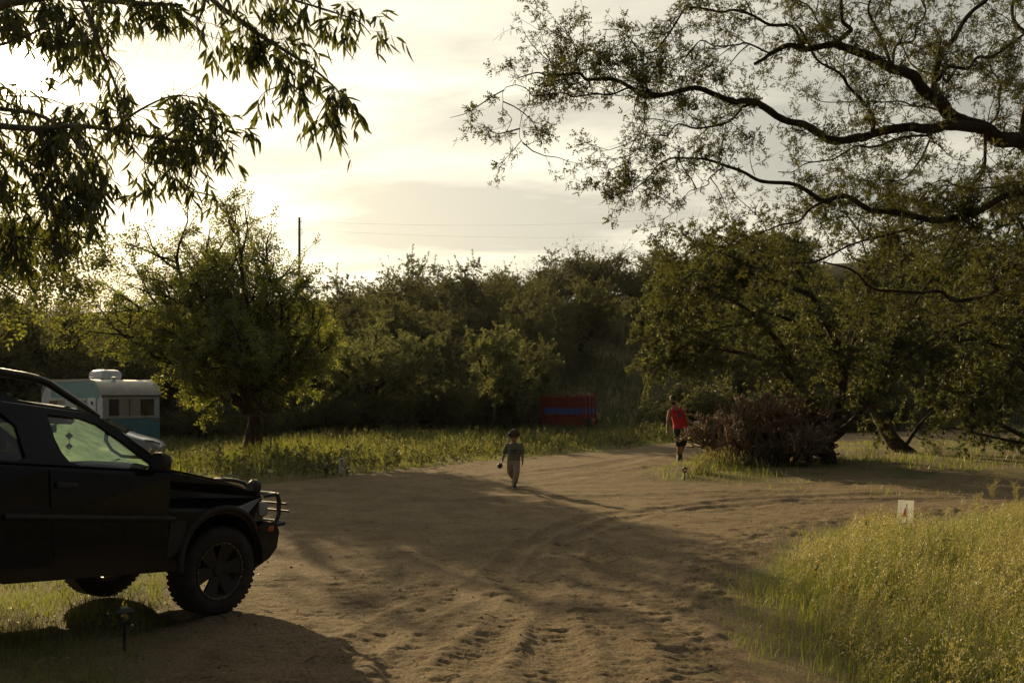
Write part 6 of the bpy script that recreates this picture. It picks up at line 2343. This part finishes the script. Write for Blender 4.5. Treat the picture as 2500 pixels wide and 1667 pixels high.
P = scatter(120000, -26, 14, 19.2, 48, rng, verge_keep)
d_edge = np.clip(-road_in(P[:, 0], P[:, 1]), 0, 4)
hgt = np.clip(0.10 + 0.16 * d_edge, 0.10, 0.6) * (0.15 + 1.5 * fbm(P[:, 0] * 1.2, P[:, 1] * 1.2) ** 1.3)
blades(acc, P, hgt * rng.uniform(0.5, 1.1, len(P)), rng.uniform(0.012, 0.026, len(P)), 0.5, rng, 2)
P2 = scatter(2600, -22, 6, 19.5, 40, rng, verge_keep)
H2 = rng.uniform(0.3, 0.65, len(P2))
az = rng.uniform(0, 2 * PI, len(P2))
B = grow(P2, norm(np.column_stack([np.cos(az) * 0.3, np.sin(az) * 0.3, np.ones(len(P2))])), H2, 3, 0.06, (0, 0, 0), rng)
add_shoots(sd, B, 0.004, 0.002, 3)
small = panicle(26, np.random.default_rng(950), 0.24) * np.array([1, 1, 1.0])
small[:26] = small[:26].mean(1, keepdims=True) + (small[:26] - small[:26].mean(1, keepdims=True)) * 1.7
add_leaves(sd, small, B[:, -2], norm(B[:, -1] - B[:, -2]), rng.uniform(0.16, 0.28, len(P2)), rng)
tag(acc.obj('verge_grass', M['grass']), 'band of grass and weeds along the far side of the dirt road', 'grass', kind='stuff')
tag(sd.obj('weed_seed_heads', M['seed']), 'pale weed tops dotting the grass band beyond the road', 'weeds', kind='stuff')

# leafy weeds mixed into the band
acc = Acc()
P = scatter(16000, -24, 10, 19.4, 44, rng, verge_keep)
P = P[fbm(P[:, 0] * 0.8 + 3, P[:, 1] * 0.8) > 0.47]
az = rng.uniform(0, 2 * PI, len(P))
B = grow(P, norm(np.column_stack([np.cos(az) * 0.4, np.sin(az) * 0.4, np.ones(len(P))])), rng.uniform(0.2, 0.7, len(P)), 4, 0.15, (0, 0, 0), rng)
p, d, _, _ = sprout(B, 6, 0.8, 0.2, 1.0, rng)
add_leaves(acc, tuft(4, 0.09, 0.028, np.random.default_rng(12)), p, d, rng.uniform(0.6, 1.4, len(p)), rng)
tag(acc.obj('verge_weeds', M['hill_leaf']), 'leafy weeds growing through the grass band beyond the road', 'weeds', kind='stuff')

# hillside grass in the clearing and between the trees
acc = Acc()


def slope_keep(x, y):
    px = 1250 + F_PX * x / y
    return (px > -60) & (px < 2560) & (road_in(x, y) < -0.3) & (rng.random(len(x)) < 0.35 + 0.65 * ((px > 1280) & (px < 1900)))


P = scatter(50000, -28, 34, 40, 82, rng, slope_keep)
blades(acc, P, rng.uniform(0.35, 0.95, len(P)) * (0.6 + 0.8 * fbm(P[:, 0] * 0.4, P[:, 1] * 0.4)), rng.uniform(0.03, 0.07, len(P)), 0.6, rng, 2)
tag(acc.obj('hillside_grass', M['dark_grass']), 'dark grass and weeds covering the open slope of the hill', 'grass', kind='stuff')

# lawn under and behind the parked car
acc = Acc()
LAWN = [(-2.5, 4.0), (-2.6, 6.0), (-3.25, 8.0), (-3.8, 10.2), (-5.6, 12.2), (-12, 13.2), (-12, 4.0)]


def lawn_keep(x, y):
    e = poly_sd(x, y, LAWN) + 0.5 * (fbm(x * 2, y * 2) - 0.5)
    px = 1250 + F_PX * x / np.maximum(y, 0.1)
    return (e > -0.1) & (px > -120) & (rng.random(len(x)) < np.clip(2.2 * fbm(x * 1.6 + 2, y * 1.6) - 0.45, 0.05, 1))


P = scatter(60000, -9.5, -2.2, 4.4, 13.2, rng, lawn_keep)
blades(acc, P, rng.uniform(0.05, 0.17, len(P)), rng.uniform(0.004, 0.008, len(P)), 0.8, rng, 2)
tag(acc.obj('lawn_grass', M['grass']), 'short patchy grass under and around the parked car', 'grass', kind='stuff')
acc = Acc()
P = scatter(9000, -9.5, -1.6, 4.6, 13.0, rng, lambda x, y: (poly_sd(x, y, LAWN) > -0.35) & (rng.random(len(x)) < 0.6))
P[:, 2] += 0.014
add_leaves(acc, LEAF_OVAL, P, norm(np.column_stack([rng.normal(size=(len(P), 2)), rng.normal(0, 0.15, len(P))])), rng.uniform(0.015, 0.05, len(P)), rng, roll=(0, 0, 1))
tag(acc.obj('leaf_litter', M['dry']), 'dry leaf litter scattered on the lawn around the parked car', 'litter', kind='stuff')

# grass and golden tufts on the island below the cactus, weeds under the trees
acc, sd = Acc(), Acc()
ISL = [(3.5, 20.3), (3.6, 22.5), (4.6, 25.0), (7.4, 28.8), (12, 33.5), (18, 37.5), (24, 38), (24, 22.5), (14, 22.2), (9, 22.0), (5.6, 20.8)]


def isl_keep(x, y):
    e = poly_sd(x, y, ISL)
    px = 1250 + F_PX * x / y
    thin = np.clip(1.0 - (y - 24) / 14, 0.35, 1)
    thin = thin * np.where(y > 26, 0.45, 1.0) * np.where(px < 1690, 0.5, 1.0)
    return (e > -0.15) & (px < 2580) & (rng.random(len(x)) < thin * np.clip(1.9 * fbm(x * 0.9, y * 0.9) - 0.45, 0.02, 1))


P = scatter(60000, 3, 21, 19.8, 38, rng, isl_keep)
blades(acc, P, rng.uniform(0.06, 0.36, len(P)) * (0.2 + 1.1 * fbm(P[:, 0] * 1.6, P[:, 1] * 1.6)), rng.uniform(0.010, 0.018, len(P)), 0.7, rng, 2)
tag(acc.obj('island_grass', M['grass']), 'weeds and grass under the trees around the cactus', 'grass', kind='stuff')
for i, (px, py, n, h) in enumerate(((1715, 1163, 50, 0.62), (1760, 1156, 45, 0.66), (1800, 1158, 30, 0.5), (1850, 1152, 22, 0.6), (1905, 1148, 26, 0.85), (1950, 1146, 18, 0.6), (1690, 1170, 26, 0.45), (2290, 1120, 30, 0.6), (2120, 1128, 24, 0.6))):
    Y = EYE * F_PX / (py - HORIZON) + 0.3
    x = (px - 1250) / F_PX * Y
    P = np.column_stack([x + rng.normal(0, 0.13, n), Y + rng.normal(0, 0.13, n), np.full(n, gz(x, Y) - 0.02)])
    root = empty('grass_tuft', (0, 0, 0))
    a2, s2 = Acc(), Acc()
    az = rng.uniform(0, 2 * PI, n)
    B = grow(P, norm(np.column_stack([np.cos(az) * 0.4, np.sin(az) * 0.4, np.ones(n)])), h * rng.uniform(0.5, 1.0, n), 4, 0.07, (0, 0, -0.03), rng)
    add_shoots(s2, B, 0.005, 0.003, 3)
    add_leaves(s2, small * np.array([1, 0.6, 0.6]), B[:, -2], norm(B[:, -1] - B[:, -2]), rng.uniform(0.14, 0.24, n), rng)
    blades(a2, P, h * rng.uniform(0.4, 0.9, n), 0.012, 0.6, rng, 3)
    s_o = tag(s2.obj('seed_stalks', M['seed'], root), kind='stuff')
    tag(a2.obj('leaf_blades', M['grass'], root), kind='stuff')
    tag(root, ['golden grass tuft directly under the left end of the cactus', 'golden grass tuft under the middle of the cactus, tallest of that row', 'thin golden tuft right of the two full ones under the cactus',
               'sparse golden tuft midway between cactus and forked trunk', 'tall sparse golden tuft with upright plumes left of the forked trunk', 'low golden tuft against the forked trunk', 'small golden tuft beside the path light at the road edge',
               'golden tuft right of the leaning trunk', 'golden tuft between the forked and the leaning trunk'][i], 'grass', 'golden grass tufts on the tree island')

# sparse grass on the dirt below the island and ragged tufts along the road edges
acc = Acc()


def sparse_keep(x, y):
    r = road_in(x, y)
    px = 1250 + F_PX * x / y
    band = (y > 16.8) & (y < 21.6) & (x > 4.2) & (px < 2600)
    edge = (np.abs(r) < 0.45) & (y > 7)
    d = np.where(band, np.clip(2.6 * fbm(x * 1.1 + 6, y * 1.6) - 1.1, 0, 1), np.where(edge, 0.18, 0))
    return rng.random(len(x)) < d


P = scatter(70000, -14, 12, 8, 30, rng, sparse_keep)
blades(acc, P, rng.uniform(0.03, 0.14, len(P)), rng.uniform(0.006, 0.012, len(P)), 0.8, rng, 2)
tag(acc.obj('sparse_grass', M['grass']), 'thin patches of low grass on the dirt before the tree island', 'grass', kind='stuff')

# lone weeds that stand up along the far side of the field
for i, (px, py, Y) in enumerate(((2420, 1165, 15.6), (2480, 1180, 15.9), (2385, 1205, 14.6))):
    x = (px - 1250) / F_PX * Y
    root = empty('tall_weed', (x, Y, gz(x, Y)))
    top = EYE - (py - HORIZON) / F_PX * Y - gz(x, Y)
    s2 = Acc()
    B = grow(np.zeros((3, 3)), np.array([[0, 0, 1.0], [0.15, 0, 1], [-0.12, 0.1, 1]]), np.array([top, top * 0.8, top * 0.7]), 5, 0.05, (0, 0, 0), rng)
    add_shoots(s2, B, 0.005, 0.002, 4)
    p, d, _, _ = sprout(B, 26, 0.6, 0.35, 1.0, rng)
    add_leaves(s2, PANICLES[1], p, d, rng.uniform(0.05, 0.12, len(p)), rng)
    s2.obj('stalks', M['seed'], root)
    tag(root, ['tall seeding weed, leftmost of two against the bare dirt at right', 'tall seeding weed nearest the right edge against the bare dirt', 'tall seeding weed rising from the field, right of the paper sign'][i], 'weed', 'tall weeds at the back of the field')

# yellow wildflowers in the field
M['petal'] = mat_leaf('petal', (0.55, 0.33, 0.01), (0.70, 0.46, 0.02), (0.5, 0.3, 0.01), (0.62, 0.40, 0.02), 0.4)
M['stalk'] = mat_noise('stalk', (0.05, 0.08, 0.02), (0.08, 0.11, 0.03), 10, 0.8)
FL = [(1992, 1372, 9.2), (1990, 1392, 9.1), (2046, 1395, 9.2), (2062, 1425, 8.6), (2070, 1440, 8.5), (2038, 1320, 10.4), (2118, 1265, 11.8), (2085, 1424, 8.7)]
FN = ['topmost left yellow wildflower cluster, below the white blossoms', 'yellow wildflower cluster at the left, just above the green leaves', 'flat topped yellow wildflower cluster in the middle of the group', 'yellow wildflower cluster left of the lowest pair',
      'lowest yellow wildflower cluster of the group', 'single yellow wildflower farther back in the grass', 'farthest yellow wildflower, left of the paper sign', 'small yellow wildflower right of the lowest pair']
for (px, py, Y), lab in zip(FL, FN):
    tp = at(px, py, Y)
    g0 = gz(tp[0], tp[1])
    root = empty('wildflower', (tp[0], tp[1], g0))
    tag(root, lab, 'flower', 'yellow wildflowers in the field')
    hgt = tp[2] - g0
    s2, p2 = Acc(), Acc()
    n = 12
    az = rng.uniform(0, 2 * PI, n)
    B = grow(np.column_stack([np.zeros(n), np.zeros(n), np.full(n, hgt * 0.55)]), norm(np.column_stack([np.cos(az) * 0.35, np.sin(az) * 0.35, np.ones(n)])), np.full(n, hgt * 0.42) * rng.uniform(0.85, 1.1, n), 3, 0.06, (0, 0, 0.05), rng)
    add_shoots(s2, B, 0.0025, 0.0018, 4)
    add_shoots(s2, np.array([[[0, 0, 0], [0.005, 0, hgt * 0.3], [0, 0, hgt * 0.57]]]), 0.004, 0.003, 5)
    P = np.repeat(B[:, -1], 8, 0)
    aa = np.tile(np.arange(8) * PI / 4, n)
    add_leaves(p2, LEAF_OVAL, P, np.column_stack([np.cos(aa), np.sin(aa), np.full(len(P), 0.25)]), rng.uniform(0.014, 0.022, len(P)), rng, roll=(0, 0, 1))
    s2.obj('stem', M['stalk'], root)
    tag(p2.obj('petals', M['petal'], root), kind='stuff')

# ------------------------------------------------------------------ loose stones, sticks, bird
acc = Acc()
n = 6500
x, y = rng.uniform(-4.5, 6, n), 5 + 20 * rng.random(n) ** 1.7
edge = np.exp(-((poly_sd(x, y, FIELD) + 0.45) / 0.4) ** 2)
k = (road_in(x, y) > 0.05) & (rng.random(n) < 0.30 + 0.7 * edge)
x, y = x[k], y[k]
ico = np.array([[1, 0, 0], [-1, 0, 0], [0, 1, 0], [0, -1, 0], [0, 0, 1], [0, 0, -1]], float)
fi = np.array([[0, 2, 4], [2, 1, 4], [1, 3, 4], [3, 0, 4], [2, 0, 5], [1, 2, 5], [3, 1, 5], [0, 3, 5]])
sz_ = 0.004 + 0.012 * rng.random(len(x)) ** 3
V = ico[None] * sz_[:, None, None] * rng.uniform(0.6, 1.3, (len(x), 6, 1)) * np.array([1, 1, 0.7])
V = V + np.column_stack([x, y, surf_z(x, y) + sz_ * 0.3])[:, None, :]
acc.add(V, (fi[None] + (np.arange(len(x)) * 6)[:, None, None]).reshape(-1, 3))
tag(acc.obj('pebbles', M['dirt']), 'loose pebbles and clods on the dirt', 'pebbles', kind='stuff')
acc = Acc()
n = 90
x, y = rng.uniform(-2.5, 2.4, n), rng.uniform(5.2, 13, n)
B = grow(np.column_stack([x, y, surf_z(x, y) + 0.012]), np.column_stack([rng.normal(size=(n, 2)), np.zeros(n)]), rng.uniform(0.04, 0.20, n), 4, 0.18, (0, 0, 0), rng)
B[:, :, 2] = surf_z(B[:, :, 0].ravel(), B[:, :, 1].ravel()).reshape(n, 5) + 0.006
add_shoots(acc, B, 0.0035, 0.002, 4)
straw = Acc()
n = 2600
x, y = rng.uniform(-4, 5, n), 5 + 14 * rng.random(n) ** 1.4
k = road_in(x, y) > 0
x, y = x[k], y[k]
P = np.column_stack([x, y, surf_z(x, y) + 0.006])
add_leaves(straw, LEAF_OVAL * np.array([1, 0.35, 1]), P, np.column_stack([rng.normal(size=(len(P), 2)), 0.1 * rng.normal(size=len(P))]), rng.uniform(0.012, 0.05, len(P)), rng, roll=(0, 0, 1))
tag(straw.obj('straw', M['dry']), 'bits of dry leaf and straw scattered over the dirt road', 'litter', kind='stuff')
tag(acc.obj('fallen_twigs', M['twig']), 'small dry twigs strewn over the dirt', 'twigs', kind='stuff')

bp = at(1708, 368, 9.28)
bird = empty('bird', tuple(bp), 0.4)
tag(bird, 'small dark bird perched on a mesquite branch against the sky', 'bird')
bm = bmesh.new()
bm_loft(bm, [ring((x_, 0, z_), r_, r_, 10, (0, 1, 0), (0.3, 0, 1)) for x_, z_, r_ in ((-0.075, -0.035, 0.004), (-0.05, -0.018, 0.018), (-0.015, 0.0, 0.029), (0.015, 0.018, 0.030), (0.035, 0.040, 0.022), (0.045, 0.055, 0.021), (0.058, 0.062, 0.014), (0.066, 0.062, 0.005), (0.080, 0.058, 0.001))])
bm_loft(bm, [ring((x_, 0, z_), w_, 0.003, 8, (0, 1, 0), (0.3, 0, 1)) for x_, z_, w_ in ((-0.06, -0.028, 0.010), (-0.10, -0.055, 0.012), (-0.125, -0.075, 0.010))])
for s in (-1, 1):
    bm_tube(bm, [(0.0, s * 0.010, -0.015), (0.008, s * 0.010, -0.045)], 0.002, 5)
bd = obj_bm('body', bm, M['hair_black'], bird)
# ------------------------------------------------------------------ the evening air
m, n, l, out = mat_new('haze')
pv = n.new('ShaderNodeVolumePrincipled')
pv.inputs['Color'].default_value = (0.95, 0.92, 0.86, 1)
pv.inputs['Density'].default_value = 0.00007
pv.inputs['Anisotropy'].default_value = 0.45
l.new(pv.outputs[0], out.inputs['Volume'])
bm = bmesh.new()
bm_box(bm, (0, 60, 14.0), (260, 190, 32))
hz = obj_bm('haze', bm, m, None, False)
tag(hz, 'thin golden evening haze over the yard and hill', 'haze', kind='stuff')
